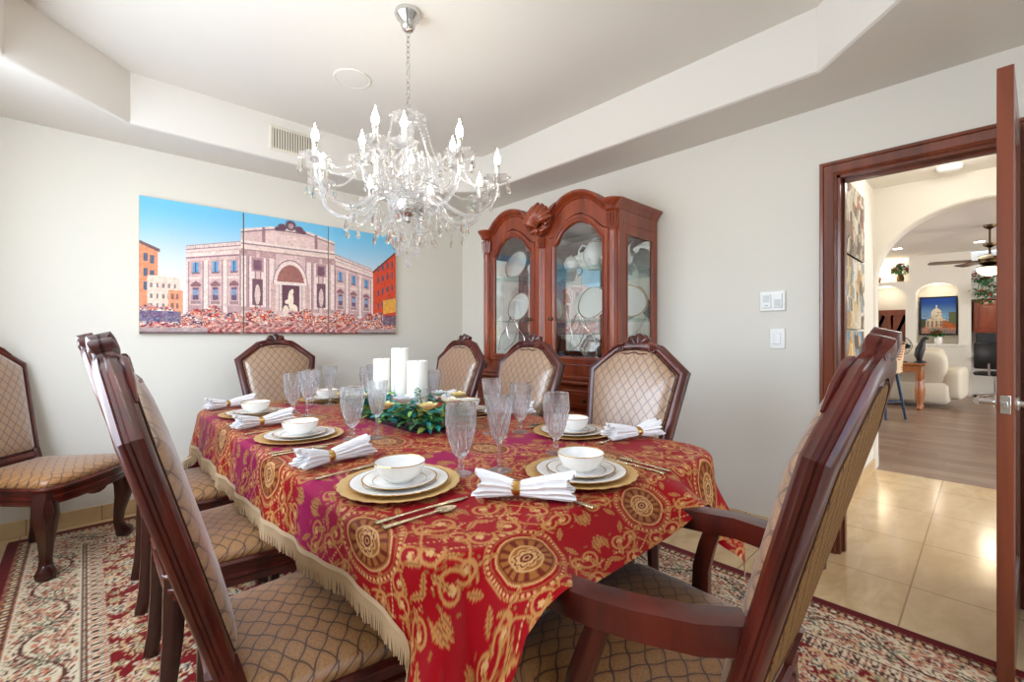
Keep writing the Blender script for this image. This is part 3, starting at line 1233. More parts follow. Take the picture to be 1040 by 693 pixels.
def rug_color(X, Y):
    ivory, red, crim = srgb(208, 192, 162), srgb(118, 18, 22), srgb(98, 10, 16)
    brown, sal, green, navy, tan = srgb(84, 44, 34), srgb(186, 120, 92), srgb(104, 108, 84), srgb(44, 42, 54), srgb(198, 164, 120)
    dx = np.minimum(X - RX0, RX1 - X)
    dy = np.minimum(Y - RY0, RY1 - Y)
    d = np.minimum(dx, dy)
    side = dx < dy
    s = np.where(side, Y, X)                # runs along the border
    col = np.zeros(X.shape + (3,)) + np.array(red)

    def put(m, c):
        nonlocal col
        m = m[..., None] if m.ndim == 2 else m
        col = np.where(m, np.array(c), col)
    rng = np.random.default_rng(11)
    # field: dense sprays on red
    f = col.copy()
    cell = .105
    for layer, (ox, oy) in enumerate(((0, 0), (.5, .5), (.25, .6), (.7, .15))):
        iu, iv = np.floor(X / cell + ox), np.floor(Y / cell + oy)
        hsh = np.abs(np.sin(iu * 12.9898 + iv * 78.233 + layer * 3.7) * 43758.5453) % 1
        h2 = np.abs(np.sin(iu * 39.34 + iv * 11.135 + layer) * 24634.63) % 1
        du = X - (iu - ox + .5 + (hsh - .5) * .5) * cell
        dv = Y - (iv - oy + .5 + (h2 - .5) * .5) * cell
        rad = np.where(hsh > .5, .040, .026)
        pal = [[(1, ivory), (.72, sal), (.4, crim), (.2, ivory)], [(1, brown), (.8, tan), (.45, green), (.2, ivory)],
               [(1, ivory), (.6, navy), (.35, ivory)], [(1, tan), (.75, crim), (.5, ivory), (.2, brown)]]
        for k in range(4):
            sel = (np.floor(h2 * 4) == k)[..., None]
            f = np.where(sel, flower(f, du, dv, rad, 5 + k, pal[k]), f)
    vine = np.sin(X * 46 + 2.2 * np.sin(Y * 31)) + np.sin(Y * 43 + 2.2 * np.sin(X * 29))
    f = np.where((np.abs(vine) < .10)[..., None], np.array(tan), f)
    col = f

    def band(lo, hi, base):
        return (d >= lo) & (d < hi)
    # outer red edge
    put(d < .05, crim)

    def guard(lo, hi, base, c1, c2, per):
        put((d >= lo) & (d < hi), base)
        mid = (lo + hi) / 2
        hw = (hi - lo) / 2
        k = (s / per) % 1 - .5
        m = np.sqrt((k * per / (per * .38)) ** 2 + ((d - mid) / (hw * .8)) ** 2)
        put((m < 1) & (d >= lo) & (d < hi), c1)
        put((m < .5) & (d >= lo) & (d < hi), c2)
    guard(.05, .10, tan, brown, ivory, .06)
    for q in (.05, .090):
        put((d >= q) & (d < q + .012), brown)
        put((d >= q + .002) & (d < q + .010) & ((s / .018) % 1 < .5), sal)
    put((d >= .100) & (d < .106), ivory)
    # main ivory border with a scrolling vine of palmettes
    lo, hi = .106, .31
    mb = (d >= lo) & (d < hi)
    main = np.zeros(col.shape) + np.array(ivory)
    P = .26
    t = (d - (lo + hi) / 2) * 1.35
    kk = np.floor(s / P)
    ph = (s / P - kk - .5) * P
    sg = np.where(kk % 2 == 0, 1, -1)
    vinec = .085 * np.sin(s * 2 * PI / (2 * P))
    main = np.where((np.abs(t - vinec) < .007)[..., None], np.array(brown), main)
    main = np.where((np.abs(t + vinec * .8) < .005)[..., None], np.array(green), main)
    for (a, c, rad, n, pal) in ((0, -.055, .068, 7, [(1, brown), (.9, sal), (.62, ivory), (.5, crim), (.25, ivory)]),
                                (.5, .055, .050, 6, [(1, brown), (.85, green), (.6, ivory), (.4, crim)]),
                                (.27, .09, .034, 5, [(1, crim), (.7, ivory), (.4, brown)]),
                                (-.27, .09, .034, 5, [(1, crim), (.7, ivory), (.4, brown)]),
                                (.25, -.105, .030, 5, [(1, brown), (.8, tan), (.45, navy)]),
                                (-.25, -.105, .030, 5, [(1, brown), (.8, tan), (.45, navy)]),
                                (.5, -.05, .036, 6, [(1, brown), (.75, sal), (.4, ivory)]),
                                (.17, .02, .026, 4, [(1, brown), (.7, sal)]), (-.17, .02, .026, 4, [(1, brown), (.7, sal)]),
                                (.36, 0, .024, 4, [(1, green), (.6, ivory)]), (-.36, 0, .024, 4, [(1, green), (.6, ivory)])):
        q = (ph / P - a + .5) % 1 - .5
        main = flower(main, q * P, t * sg - c, rad, n, pal)
    # curled leaf outlines
    q = np.sin(s * 62 + 4 * np.sin(t * 40)) * np.cos(t * 58 + 2 * np.sin(s * 21))
    base_iv = (np.abs(main - np.array(ivory)).sum(-1) < .02)
    main = np.where((base_iv & (np.abs(q - .45) < .15))[..., None], np.array(brown), main)
    main = np.where((base_iv & (q < -.55))[..., None], np.array(sal), main)
    col = np.where(mb[..., None], main, col)
    put((d >= .303) & (d < .31), ivory)
    put((d >= .31) & (d < .315), brown)
    guard(.315, .385, sal, ivory, brown, .05)
    for q in (.315, .332, .362, .378):
        put((d >= q) & (d < q + .011), brown)
        put((d >= q + .001) & (d < q + .010) & ((s / .017) % 1 < .55), ivory)
    return np.clip(col * (.9 + .2 * rng.random(X.shape))[..., None], 0, 1)


rs = .0065
gx_, gy_ = np.meshgrid(np.arange(RX0, RX1 + rs, rs), np.arange(RY0, RY1 + rs, rs), indexing='ij')
P3 = np.stack([gx_, gy_, np.full(gx_.shape, .011)], -1)
edge = np.minimum(np.minimum(gx_ - gx_.min(), gx_.max() - gx_), np.minimum(gy_ - gy_.min(), gy_.max() - gy_))
P3[..., 2] = np.where(edge < 1e-6, .0005, .011)
M_RUG = attr_mat('woven_rug_pile', .95, .2, .1, (1, .95, .9), 220)
rug = fast_grid('area_rug', M_RUG, P3, rug_color(gx_, gy_))
tag(rug, 'oriental rug with ivory floral border and red field under the dining table', 'rug')
# ------------------------------------------------------------------ place settings
TOPZ = TTZ + .0045


def rim_mat(name, r0, r1, base=srgb(240, 238, 233), r2=None):
    """White porcelain with a gold band between two radii."""
    m = new_mat(name, base, .12, spec=.6)
    nt, p = nodes_of(m)
    x, y, z = sep(nt, coord(nt))
    r = (x * x + y * y)._m('SQRT')
    g = r.ramp(r0, r0 + .0006) * r.ramp(r1 + .0006, r1)
    if r2:
        g = g._m('MAXIMUM', r.ramp(r2, r2 + .0006) * r.ramp(r2 + .003, r2 + .0024))
    nt.links.new(g.mix(base, srgb(206, 164, 98)).s, p.inputs['Base Color'])
    nt.links.new((g * .9).s, p.inputs['Metallic'])
    nt.links.new((g * .15 + .12).s, p.inputs['Roughness'])
    return m


M_CHARG = new_mat('gold_charger_finish', srgb(226, 190, 126), .42, .45)
GR = 'table settings of gold-rimmed china'


def mk(name, cat, build, mat, smooth_=45):
    b = MB()
    build(b)
    o = b.build(name, mat, None, smooth_)
    o['category'] = cat
    o['label'] = 'x'
    return o


def b_charger(b):
    sc = lambda r, z, a: r * (1 + (.022 * abs(math.cos(12 * a)) if r > .14 else 0))
    b.lathe([(.001, .0), (.10, .0), (.125, .002), (.155, .010), (.163, .013), (.165, .0155), (.160, .0155), (.125, .0065), (.10, .0045), (.001, .0045)], 96, rmod=sc)


charger = mk('charger_plate', 'charger plate', b_charger, M_CHARG)
dinner = mk('dinner_plate', 'plate', lambda b: b.lathe([(.001, .001), (.075, .0), (.09, .004), (.12, .011), (.136, .0145), (.1375, .016), (.135, .0168), (.118, .014), (.09, .0085), (.075, .006), (.001, .006)], 64), rim_mat('dinner_plate_glaze', .1325, .14, r2=.098))
salad = mk('salad_plate', 'plate', lambda b: b.lathe([(.001, .001), (.055, .0), (.066, .003), (.09, .010), (.1025, .0135), (.1035, .0148), (.101, .0156), (.088, .0125), (.066, .007), (.055, .005), (.001, .005)], 64), rim_mat('salad_plate_glaze', .099, .106, r2=.072))
M_BOWL = new_mat('bowl_glaze', srgb(240, 238, 233), .12, spec=.6)
nt, p = nodes_of(M_BOWL)
zz = sep(nt, coord(nt))[2].ramp(.0535, .0545)
nt.links.new(zz.mix(srgb(240, 238, 233), srgb(206, 164, 98)).s, p.inputs['Base Color'])
nt.links.new((zz * .9).s, p.inputs['Metallic'])
bowl = mk('soup_bowl', 'bowl', lambda b: b.lathe([(.001, .0), (.033, .0), (.034, .005), (.044, .008), (.058, .020), (.067, .038), (.0715, .055), (.0705, .0565), (.0685, .055), (.0638, .039), (.0555, .024), (.042, .013), (.001, .010)], 48), M_BOWL)

# cutlery: local x is its length
M_CUT = new_mat('polished_cutlery', srgb(222, 206, 176), .2, 1.0)


def handle(b, x0, x1, w=.0055):
    b.tube([(x0, 0, .004), (x0 + .03, 0, .006), ((x0 + x1) / 2, 0, .0052), (x1 - .02, 0, .004), (x1, 0, .0032)], [w * .6, w * .7, w * .9, w * 1.6, w * .9], 8, (1, .35), up=(0, 0, 1))


def b_fork(b):
    handle(b, -.02, -.105)
    pts = [(-.022, 0), (-.005, 0), (.012, 0)]
    b.tube([(-.025, 0, .004), (-.006, 0, .004), (.010, 0, .005), (.030, 0, .006)], [.003, .004, .011, .011], 10, (1, .2), up=(0, 0, 1))
    for k in range(4):
        y = -.0093 + .0062 * k
        b.tube([(.026, y, .006), (.055, y, .0062), (.078, y * .95, .0085)], [.0021, .0021, .0012], 5, (1, .8), up=(0, 0, 1))


def b_knife(b):
    handle(b, -.005, -.115)
    out = [(-.008, -.004), (.03, -.009), (.09, -.0095), (.112, -.004), (.117, .002), (.09, .006), (-.008, .005)]
    b.prism(out, .0035, .0055, b=.0008)


def b_spoon(b):
    handle(b, .005, -.11)

    def f(s, t):
        x = s * .056
        w = .0185 * math.sin(PI * min(1, max(0, s * .93 + .035)) ** .8) ** .7
        y = (t * 2 - 1) * w
        q = 1 - (y / (w + 1e-6)) ** 2
        return (x + .002, y, .0065 - .005 * q * math.sin(PI * s))
    b.grid(f, 14, 10)
    b.grid(lambda s, t: tuple(Vector(f(s, t)) - Vector((0, 0, .0012))), 14, 10)


fork = mk('dinner_fork', 'fork', b_fork, M_CUT)
knife = mk('dinner_knife', 'knife', b_knife, M_CUT)
spoon = mk('soup_spoon', 'spoon', b_spoon, M_CUT)


# napkin gathered in a gold ring: local x is its length
def b_napkin(b):
    nx_, na = 46, 64

    def f(s, a):
        x = (s - .5) * .24
        w = abs(s - .42) / .58 if s > .42 else (.42 - s) / .42
        w = w ** .75
        hw = .019 + .026 * w
        hh = .019 + .019 * w
        n = 7
        pl = 1 + (.10 + .10 * w) * math.cos(n * a * 2 + 1.3 * math.sin(s * 9)) * (1 if abs(math.sin(a)) > .1 else .6)
        y = hw * math.copysign(abs(math.cos(a)) ** .8, math.cos(a)) * pl
        z = hh * math.sin(a) * pl
        if z < 0:
            z *= .55
        return (x + .012 * w * math.cos(3 * a + 2) * (1 if s > .42 else -1), y, z + .0165 + .006 * w)
    rg = []
    for i in range(nx_ + 1):
        s = i / nx_
        rg.append([f(s, 2 * PI * j / na) for j in range(na)])
    b.rings(rg, True, False, False)
    for e, sg in ((0, 1), (1, -1)):       # hollow folded ends
        r0 = rg[0] if e == 0 else rg[-1]
        c = Vector((sum(p[0] for p in r0) / na, sum(p[1] for p in r0) / na, sum(p[2] for p in r0) / na))
        ins = [[tuple(c + (Vector(p) - c) * k + Vector((sg * d, 0, 0))) for p in r0] for k, d in ((1, 0), (.82, .004), (.7, .03), (.2, .04))]
        b.rings(ins, True, False, True)


nap_root = thing('folded_napkin', 'x', 'napkin')
b = MB()
b_napkin(b)
b.build('napkin_cloth', M_NAPKIN, nap_root, 55)
MB().lathe([(.022, -.011), (.0245, -.011), (.0255, -.006), (.0255, .006), (.0245, .011), (.022, .011), (.0212, 0)], 28, M=Matrix.Translation((-.0216, 0, .0215)) @ Matrix.Rotation(R(90), 4, 'Y') @ Matrix.Diagonal((.75, 1, 1, 1))).build('napkin_ring', M_GOLD, nap_root)


# glasses with cut bowls
def cut(prof_r, amp, n, z0, z1, pitch):
    def f(r, z, a):
        if not (z0 < z < z1) or r < .012:
            return r
        k = math.sin(PI * (z - z0) / (z1 - z0)) ** .5
        q = abs(math.sin(n * a + z * pitch)) * abs(math.sin(n * a - z * pitch))
        return r - amp * k * (1 - q)
    return f


def b_goblet(b):
    pr = [(.001, .0), (.036, .0), (.0365, .003), (.026, .007), (.011, .012), (.0085, .020), (.0105, .028), (.0085, .036), (.010, .048), (.019, .060)]
    for k in range(22):
        t = k / 21
        pr.append((.025 + .0235 * math.sin(PI * .5 * min(1, t * 1.5)) - .003 * max(0, t - .62) / .38, .066 + .150 * t))
    top = pr[-1]
    pr += [(top[0] - .0022, top[1])]
    for k in range(10):
        t = 1 - k / 9
        pr.append((.0225 + .0215 * math.sin(PI * .5 * min(1, t * 1.5)) - .003 * max(0, t - .62) / .38, .072 + .142 * t))
    pr.append((.001, .068))
    b.lathe(pr, 64, rmod=cut(None, .0042, 8, .064, .180, 48))


def b_flute(b):
    pr = [(.001, .0), (.037, .0), (.0375, .003), (.022, .007), (.008, .013), (.0055, .025), (.0075, .034), (.0052, .044), (.0055, .068), (.0075, .086), (.014, .098)]
    for k in range(22):
        t = k / 21
        pr.append((.017 + .0255 * math.sin(PI * .5 * min(1, .12 + t * .95)), .102 + .133 * t))
    top = pr[-1]
    pr += [(top[0] - .002, top[1])]
    for k in range(9):
        t = 1 - k / 8
        pr.append((.0135 + .0255 * math.sin(PI * .5 * min(1, .12 + t * .95)), .108 + .126 * t))
    pr.append((.001, .104))
    b.lathe(pr, 56, rmod=cut(None, .0038, 7, .1, .205, 50))


goblet = mk('crystal_goblet', 'glass', b_goblet, M_CRYSTAL, 8)
flute = mk('champagne_flute', 'glass', b_flute, M_CRYSTAL, 8)

# (plate centre, facing angle, goblet, flute, where)
SET = [
    ((.640, 1.135), 0, (.830, 1.105), None, 'nearest left-side place'),
    ((.640, 1.945), 0, (.785, 1.775), (.868, 1.725), 'middle left-side place'),
    ((.650, 2.660), 0, (.812, 2.585), (.835, 2.440), 'far left-side place'),
    ((1.085, .845), 90, (1.225, 1.065), (.938, 1.050), "armchair's place"),
    ((1.515, 1.225), 180, (1.375, 1.400), (1.270, 1.470), 'nearest cabinet-side place'),
    ((1.515, 1.960), 180, (1.385, 2.140), (1.362, 2.055), 'middle cabinet-side place'),
    ((1.500, 2.640), 180, (1.330, 2.780), (1.310, 2.650), 'far cabinet-side place'),
    ((1.130, 2.930), 270, (.985, 2.800), (1.075, 2.745), "far table head's place"),
]
for (px, py), ang, gob, flt, where in SET:
    c, s = math.cos(R(ang)), math.sin(R(ang))
    at = lambda f, l: (px + f * c - l * s, py + f * s + l * c)      # f: away from the sitter, l: to the sitter's left
    z = TOPZ
    inst(charger, (px, py, z), 0, 'scalloped gold charger under the plates at the ' + where, GR)
    inst(dinner, (px, py, z + .0048), 0, 'large white gold-rimmed dinner plate at the ' + where, GR)
    inst(salad, (px, py, z + .0110), 0, 'smaller white gold-rimmed salad plate below the bowl at the ' + where, GR)
    inst(bowl, (px, py, z + .0162), 0, 'white gold-rimmed soup bowl at the ' + where, GR)
    q = at(*{0: (-.04, .355), 90: (-.02, .26), 180: (-.115, .225), 270: (0, .30)}[ang])
    rn = {0: 8, 90: -50, 180: 160, 270: 200}[ang]
    inst(nap_root, (q[0], q[1], z + .006), R(rn), 'white napkin gathered in a gold ring at the ' + where, 'gathered white napkins')
    q = at(*{0: (-.03, .225), 90: (-.06, .195), 180: (.03, .19), 270: (-.03, .2)}[ang])
    inst(fork, (q[0], q[1], z), R(ang + 4), 'dinner fork beside the plates at the ' + where, 'cutlery on the table')
    q = at(-.035, -.20)
    inst(knife, (q[0], q[1], z), R(ang - 3), 'dinner knife beside the plates at the ' + where, 'cutlery on the table')
    q = at(-.04, -.235)
    inst(spoon, (q[0], q[1], z), R(ang - 3), 'spoon lying outside the knife at the ' + where, 'cutlery on the table')
    inst(goblet, (gob[0], gob[1], z), .3, 'tall cut-crystal goblet at the ' + where, 'cut crystal glasses')
    if flt:
        inst(flute, (flt[0], flt[1], z), .6, 'slim cut-crystal champagne flute at the ' + where, 'cut crystal glasses')

# ------------------------------------------------------------------ centrepiece
CX, CY = 1.15, 2.03
M_LEAFS = [new_mat('leaf_dark_green', srgb(56, 110, 58), .5), new_mat('leaf_blue_green', srgb(52, 150, 146), .5), new_mat('leaf_olive', srgb(134, 140, 62), .5), new_mat('leaf_light_green', srgb(140, 184, 84), .5)]
M_PETAL = [new_mat('petal_cream', srgb(240, 232, 206), .6), new_mat('petal_white', srgb(238, 240, 242), .6), new_mat('petal_pale_gold', srgb(236, 218, 160), .6)]
cp = thing('floral_centerpiece', 'green leafy garland with white and cream flowers at the middle of the table', 'centerpiece', (CX, CY, TOPZ))
b = MB()
b.prism(round_poly([(-.13, -.36), (.13, -.36), (.13, .36), (-.13, .36)], .08), 0, .010, b=.003)
b.sweep(round_poly([(-.13, -.36), (.13, -.36), (.13, .36), (-.13, .36)], .08), [(-.01, .006), (.006, .012), (.010, .020), (.004, .022), (-.006, .014)])
b.build('tray', new_mat('dark_tray_lacquer', srgb(40, 34, 44), .2), cp)


def leaf(b, base, d, L, w, rnd):
    d = Vector(d).normalized()
    side = d.cross(Vector((0, 0, 1)))
    if side.length < .1:
        side = Vector((1, 0, 0))
    side.normalize()
    side = (side + Vector((0, 0, rnd.uniform(-.5, .5)))).normalized()
    up = side.cross(d)
    vs = []
    for i in range(6):
        t = i / 5
        ww = w * math.sin(PI * (t * .92 + .05)) ** .8
        c = Vector(base) + d * (L * t) - up * (.35 * L * t * t) * .4
        c.z -= .25 * L * t * t
        vs += [c - side * ww + up * ww * .3, c, c + side * ww + up * ww * .3]
    fs = []
    for i in range(5):
        fs += [(3 * i, 3 * i + 1, 3 * i + 4, 3 * i + 3), (3 * i + 1, 3 * i + 2, 3 * i + 5, 3 * i + 4)]
    b.add(vs, fs)


rnd = random.Random(21)
bl = [MB() for _ in M_LEAFS]
for k in range(640):
    y = rnd.uniform(-.42, .40)
    x = rnd.uniform(-.13, .13)
    a = rnd.uniform(0, 2 * PI)
    hgt = .06 + .09 * rnd.random() * (1 - abs(y) / .5)
    out = Vector((x * 1.5 + .35 * math.cos(a), (y if abs(y) > .25 else 0) * 1.2 + .35 * math.sin(a), .10 + .25 * rnd.random()))
    base = Vector((x * .9, y * .93, .012 + hgt * rnd.random()))
    if (Vector((base.x, base.y)) ).length < .0:
        continue
    i = rnd.choices((0, 1, 2, 3), (4, 3.2 if y < .2 else 4, 2, 1.6))[0]
    leaf(bl[i], base, out, rnd.uniform(.045, .088), rnd.uniform(.011, .021), rnd)
# finer sprigs that rise between the candles
for k in range(26):
    y = rnd.uniform(-.30, .34)
    x = rnd.uniform(-.10, .10)
    tip = Vector((x + rnd.uniform(-.05, .03), y + rnd.uniform(-.07, .07), rnd.uniform(.11, .19)))
    root = Vector((x, y, .03))
    bl[1 if k % 3 else 0].tube([root, (root + tip) / 2 + Vector((.01, 0, 0)), tip], [.0016, .0014, .0008], 5)
    for j in range(7):
        q = root.lerp(tip, .35 + .65 * j / 6)
        leaf(bl[1 if k % 3 else 0], q, (rnd.uniform(-1, 1), rnd.uniform(-1, 1), .5), .024, .006, rnd)
# a thin twig that reaches out to the cabinet side
bl[2].tube([(.08, -.20, .06), (.13, -.28, .10), (.20, -.36, .115)], [.002, .0016, .001], 5)
for i, q in enumerate(bl):
    o = q.build('greenery', M_LEAFS[i], cp, 0)
    o['kind'] = 'stuff'
    o['label'] = ('dark green leaves', 'blue-green leaves', 'olive leaves', 'light green leaves')[i]
flowers = [(-.17, -.10, .125, 1, .050), (-.15, -.29, .125, 1, .054), (-.10, -.40, .105, 2, .048), (-.19, .04, .115, 0, .044), (-.16, .15, .115, 1, .040), (-.19, -.20, .095, 2, .048),
           (.0, -.43, .12, 0, .046), (.08, -.37, .135, 2, .044), (-.17, .27, .10, 0, .038), (.12, -.16, .12, 1, .042), (.14, .1, .11, 0, .04), (-.02, .40, .09, 1, .04), (-.12, -.02, .145, 0, .040), (-.15, .36, .09, 2, .036)]
for (x, y, z, mi, r) in flowers:
    b = MB()
    for ring, (n, rr, tilt) in enumerate(((6, 1.0, .35), (5, .72, .8), (4, .42, 1.2))):
        for k in range(n):
            a = 2 * PI * k / n + ring * .5

            def pet(s, t, a=a, rr=rr, tilt=tilt):
                w = math.sin(PI * min(1, s * .9 + .08)) ** .6 * r * rr * .55
                l = r * rr * s
                px_, pz_ = l * math.cos(tilt), l * math.sin(tilt) + r * .18 * s * s
                py_ = (t * 2 - 1) * w
                pz_ += .25 * abs(t * 2 - 1) ** 2 * w
                return (x + px_ * math.cos(a) - py_ * math.sin(a), y + px_ * math.sin(a) + py_ * math.cos(a), z + pz_)
            b.grid(pet, 5, 4)
    b.sphere((x, y, z + r * .25), r * .2, 8, 5)
    b.build('flower', M_PETAL[mi], cp, 60)['label'] = ('cream flower', 'white flower', 'pale gold flower')[mi]

M_WAX = new_mat('white_candle_wax', srgb(244, 240, 232), .45, spec=.4)
nt, p = nodes_of(M_WAX)
p.inputs['Subsurface Weight'].default_value = .25
p.inputs['Subsurface Radius'].default_value = (.02, .015, .01)
M_WICK = new_mat('dark_wick', (.03, .025, .02), .8)
for (x, y, hgt, r, lab) in ((1.150, 2.035, .345, .045, 'tallest white pillar candle, middle of the three in the garland'),
                            (1.100, 2.130, .290, .044, 'white pillar candle on the left of the tallest one'),
                            (1.178, 1.920, .285, .050, 'thick white pillar candle on the right of the tallest one')):
    t = thing('pillar_candle', lab, 'candle', (x, y, TOPZ + .012), 0, 'white pillar candles')
    MB().lathe([(.001, 0), (r - .003, 0), (r, .003), (r, hgt - .006), (r - .002, hgt), (r - .006, hgt + .001), (r - .014, hgt - .006), (.001, hgt - .009)], 32).build('wax_body', M_WAX, t)
    MB().tube([(0, 0, hgt - .012), (.001, 0, hgt - .002), (.004, 0, hgt + .004)], .0015, 6).build('wick', M_WICK, t)
# ------------------------------------------------------------------ chandelier
HX, HY_ = 1.135, 1.935
ch = thing('crystal_chandelier', 'crystal chandelier with candle bulbs hanging on a chain over the table', 'chandelier', (HX, HY_, 0))
MB().lathe([(.001, ZC), (.062, ZC), (.064, ZC - .012), (.058, ZC - .026), (.040, ZC - .044), (.034, ZC - .07), (.026, ZC - .086), (.012, ZC - .094), (.001, ZC - .096)], 28).build('canopy', M_SILVER, ch)
b = MB()
z = ZC - .092
k = 0
while z > 2.26:
    pts = []
    for j in range(12):
        a = 2 * PI * j / 12
        x_, z_ = .0085 * math.cos(a), .0155 * math.sin(a)
        pts.append((x_, 0, z - .0155 + z_) if k % 2 == 0 else (0, x_, z - .0155 + z_))
    b.tube(pts + pts[:2], .0021, 6)
    z -= .0245
    k += 1
b.build('chain', M_SILVER, ch)
# central column of glass and silver
b = MB()
b.lathe([(.001, 2.275), (.012, 2.27), (.010, 2.255), (.022, 2.245), (.014, 2.23), (.010, 2.215), (.026, 2.19), (.030, 2.16), (.018, 2.125), (.011, 2.10), (.024, 2.075), (.034, 2.03), (.036, 1.98), (.026, 1.93), (.014, 1.90), (.024, 1.875), (.034, 1.85), (.02, 1.83), (.001, 1.825)], 24)
b.build('column', M_CHANDG, ch)
b = MB()
b.lathe([(.001, 1.845), (.052, 1.842), (.072, 1.825), (.074, 1.800), (.060, 1.776), (.03, 1.765), (.012, 1.755), (.014, 1.735), (.001, 1.725)], 28)
b.build('hub', M_SILVER, ch)
b = MB()
for zz, rr, nb in ((1.836, .066, 26), (1.820, .078, 30), (1.803, .081, 30), (1.786, .074, 28), (1.772, .058, 22)):
    for j in range(nb):
        a = 2 * PI * (j + (.5 if int(zz * 1000) % 2 else 0)) / nb
        b.sphere((rr * math.cos(a), rr * math.sin(a), zz), .0075, 6, 5)
b.build('bead_net', M_CHANDG, ch)['kind'] = 'stuff'


def dish(b, c, r, h, n=10):
    sc = lambda q, z_, a: q * (1 + (.10 * math.cos(n * a) if q > r * .6 else 0))
    b.lathe([(.012, 0), (r * .5, .004), (r * .85, h * .6), (r, h), (r * .97, h + .002), (r * .8, h * .6 + .003), (r * .45, .008), (.010, .006)], 40, c, sc)


b = MB()
dish(b, (0, 0, 2.215), .085, .024, 12)
b.build('top_dish', M_CHANDG, ch)
b = MB()
dish(b, (0, 0, 1.86), .05, .014, 10)
b.build('lower_dish', M_CHANDG, ch)

OUT = [(-137 + 45 * k, .435, 2.0) for k in range(8)]
INN = [(-125 + 90 * k, .215, 2.09) for k in range(4)]
cups = []


def drop(b, c, L, w, rot=0.0):
    """A faceted pear drop hung from c."""
    n = 6
    x, y, z = c
    rg = [[(x + q * math.cos(2 * PI * j / n + rot), y + q * .55 * math.sin(2 * PI * j / n + rot), z - d) for j in range(n)] for q, d in ((.001, 0), (w * .35, L * .25), (w * .85, L * .6), (w, L * .74), (w * .6, L * .92), (.001, L))]
    b.rings(rg)


for (deg, r, zc) in OUT + INN:
    a = R(deg)
    ca, sa = math.cos(a), math.sin(a)
    P = lambda rr, z_: (rr * ca, rr * sa, z_)
    b = MB()
    if r > .3:
        b.tube([P(.045, 1.835), P(.10, 1.862), P(.15, 1.850), P(.21, 1.795), P(.28, 1.758), P(.35, 1.765), P(.405, 1.805), P(.432, 1.86), P(.435, zc - .085)], [.011, .011, .0105, .0105, .0105, .010, .010, .0095, .009], 10)
        # a C-scroll below the arm
        b.tube([P(.16, 1.845), P(.18, 1.775), P(.225, 1.728), P(.275, 1.735), P(.285, 1.765)], [.005, .0075, .0075, .007, .004], 8)
    else:
        b.tube([P(.03, 1.90), P(.07, 1.935), P(.12, 1.915), P(.17, 1.895), P(.205, 1.925), P(.215, zc - .085)], [.010, .010, .0095, .0095, .009, .009], 10)
    b.build('arm', M_CHANDG, ch)
    b = MB()
    dish(b, (r * ca, r * sa, zc - .085), .062, .024, 8)
    b.lathe([(.008, zc - .080), (.017, zc - .072), (.010, zc - .060), (.001, zc - .059)], 14, (r * ca, r * sa, 0))
    b.build('bobeche', M_CHANDG, ch)
    b = MB()
    b.lathe([(.001, zc - .066), (.0145, zc - .066), (.0145, zc - .058), (.0105, zc - .056), (.0105, zc - .008), (.013, zc - .004), (.011, zc), (.001, zc)], 16, (r * ca, r * sa, 0))
    b.build('candle_sleeve', M_SILVER if r > .3 else M_PLASTIC, ch)
    b = MB()
    b.lathe([(.006, zc), (.010, zc + .005), (.0155, zc + .018), (.0155, zc + .026), (.0115, zc + .042), (.0055, zc + .056), (.002, zc + .070), (.0008, zc + .078)], 16, (r * ca, r * sa, 0))
    b.build('bulb', M_BULB, ch)
    cups.append((r, a, zc - .066))
    pl = point_light('bulb_light', (HX + r * ca, HY_ + r * sa, zc + .03), .6, (1, .91, .78), .02)

# hanging drops: those on the cups first, then those below the hub
M_DROP = glass_mat('pear_drop_crystal', (.97, .96, .93), .2)
drops = []
for (r, a, z_) in cups:
    n = 6 if r > .3 else 3
    for j in range(n):
        q = a + 2 * PI * (j + .5) / n
        drops.append((r * math.cos(a) + .062 * math.cos(q), r * math.sin(a) + .062 * math.sin(q), z_ - .018, .052, .012, q))
for rr, z_, n, L in ((.285, 1.700, 16, .055), (.16, 1.70, 12, .055), (.085, 1.665, 10, .05), (.05, 1.620, 8, .055), (.0, 1.58, 1, .07)):
    for j in range(n):
        q = 2 * PI * (j + .3) / n
        drops.append((rr * math.cos(q), rr * math.sin(q), z_ + .012 * ((j * 7) % 3), L, .013, q))
dm = None
for i, (x, y, z_, L, w, q) in enumerate(drops[:100]):
    b = MB()
    drop(b, (x, y, z_), L, w, q)
    b.sphere((x, y, z_ + .010), .0062, 6, 5)
    b.build('crystal_drop', M_DROP, ch, 0)
# strings of small beads, far too many to count: tents from the top dish, swags between the cups, tails
b = MB()
beads = []


def string(p0, p1, sag, n):
    p0, p1 = Vector(p0), Vector(p1)
    for j in range(n + 1):
        t = j / n
        q = p0.lerp(p1, t)
        q.z -= sag * 4 * t * (1 - t)
        beads.append(q)


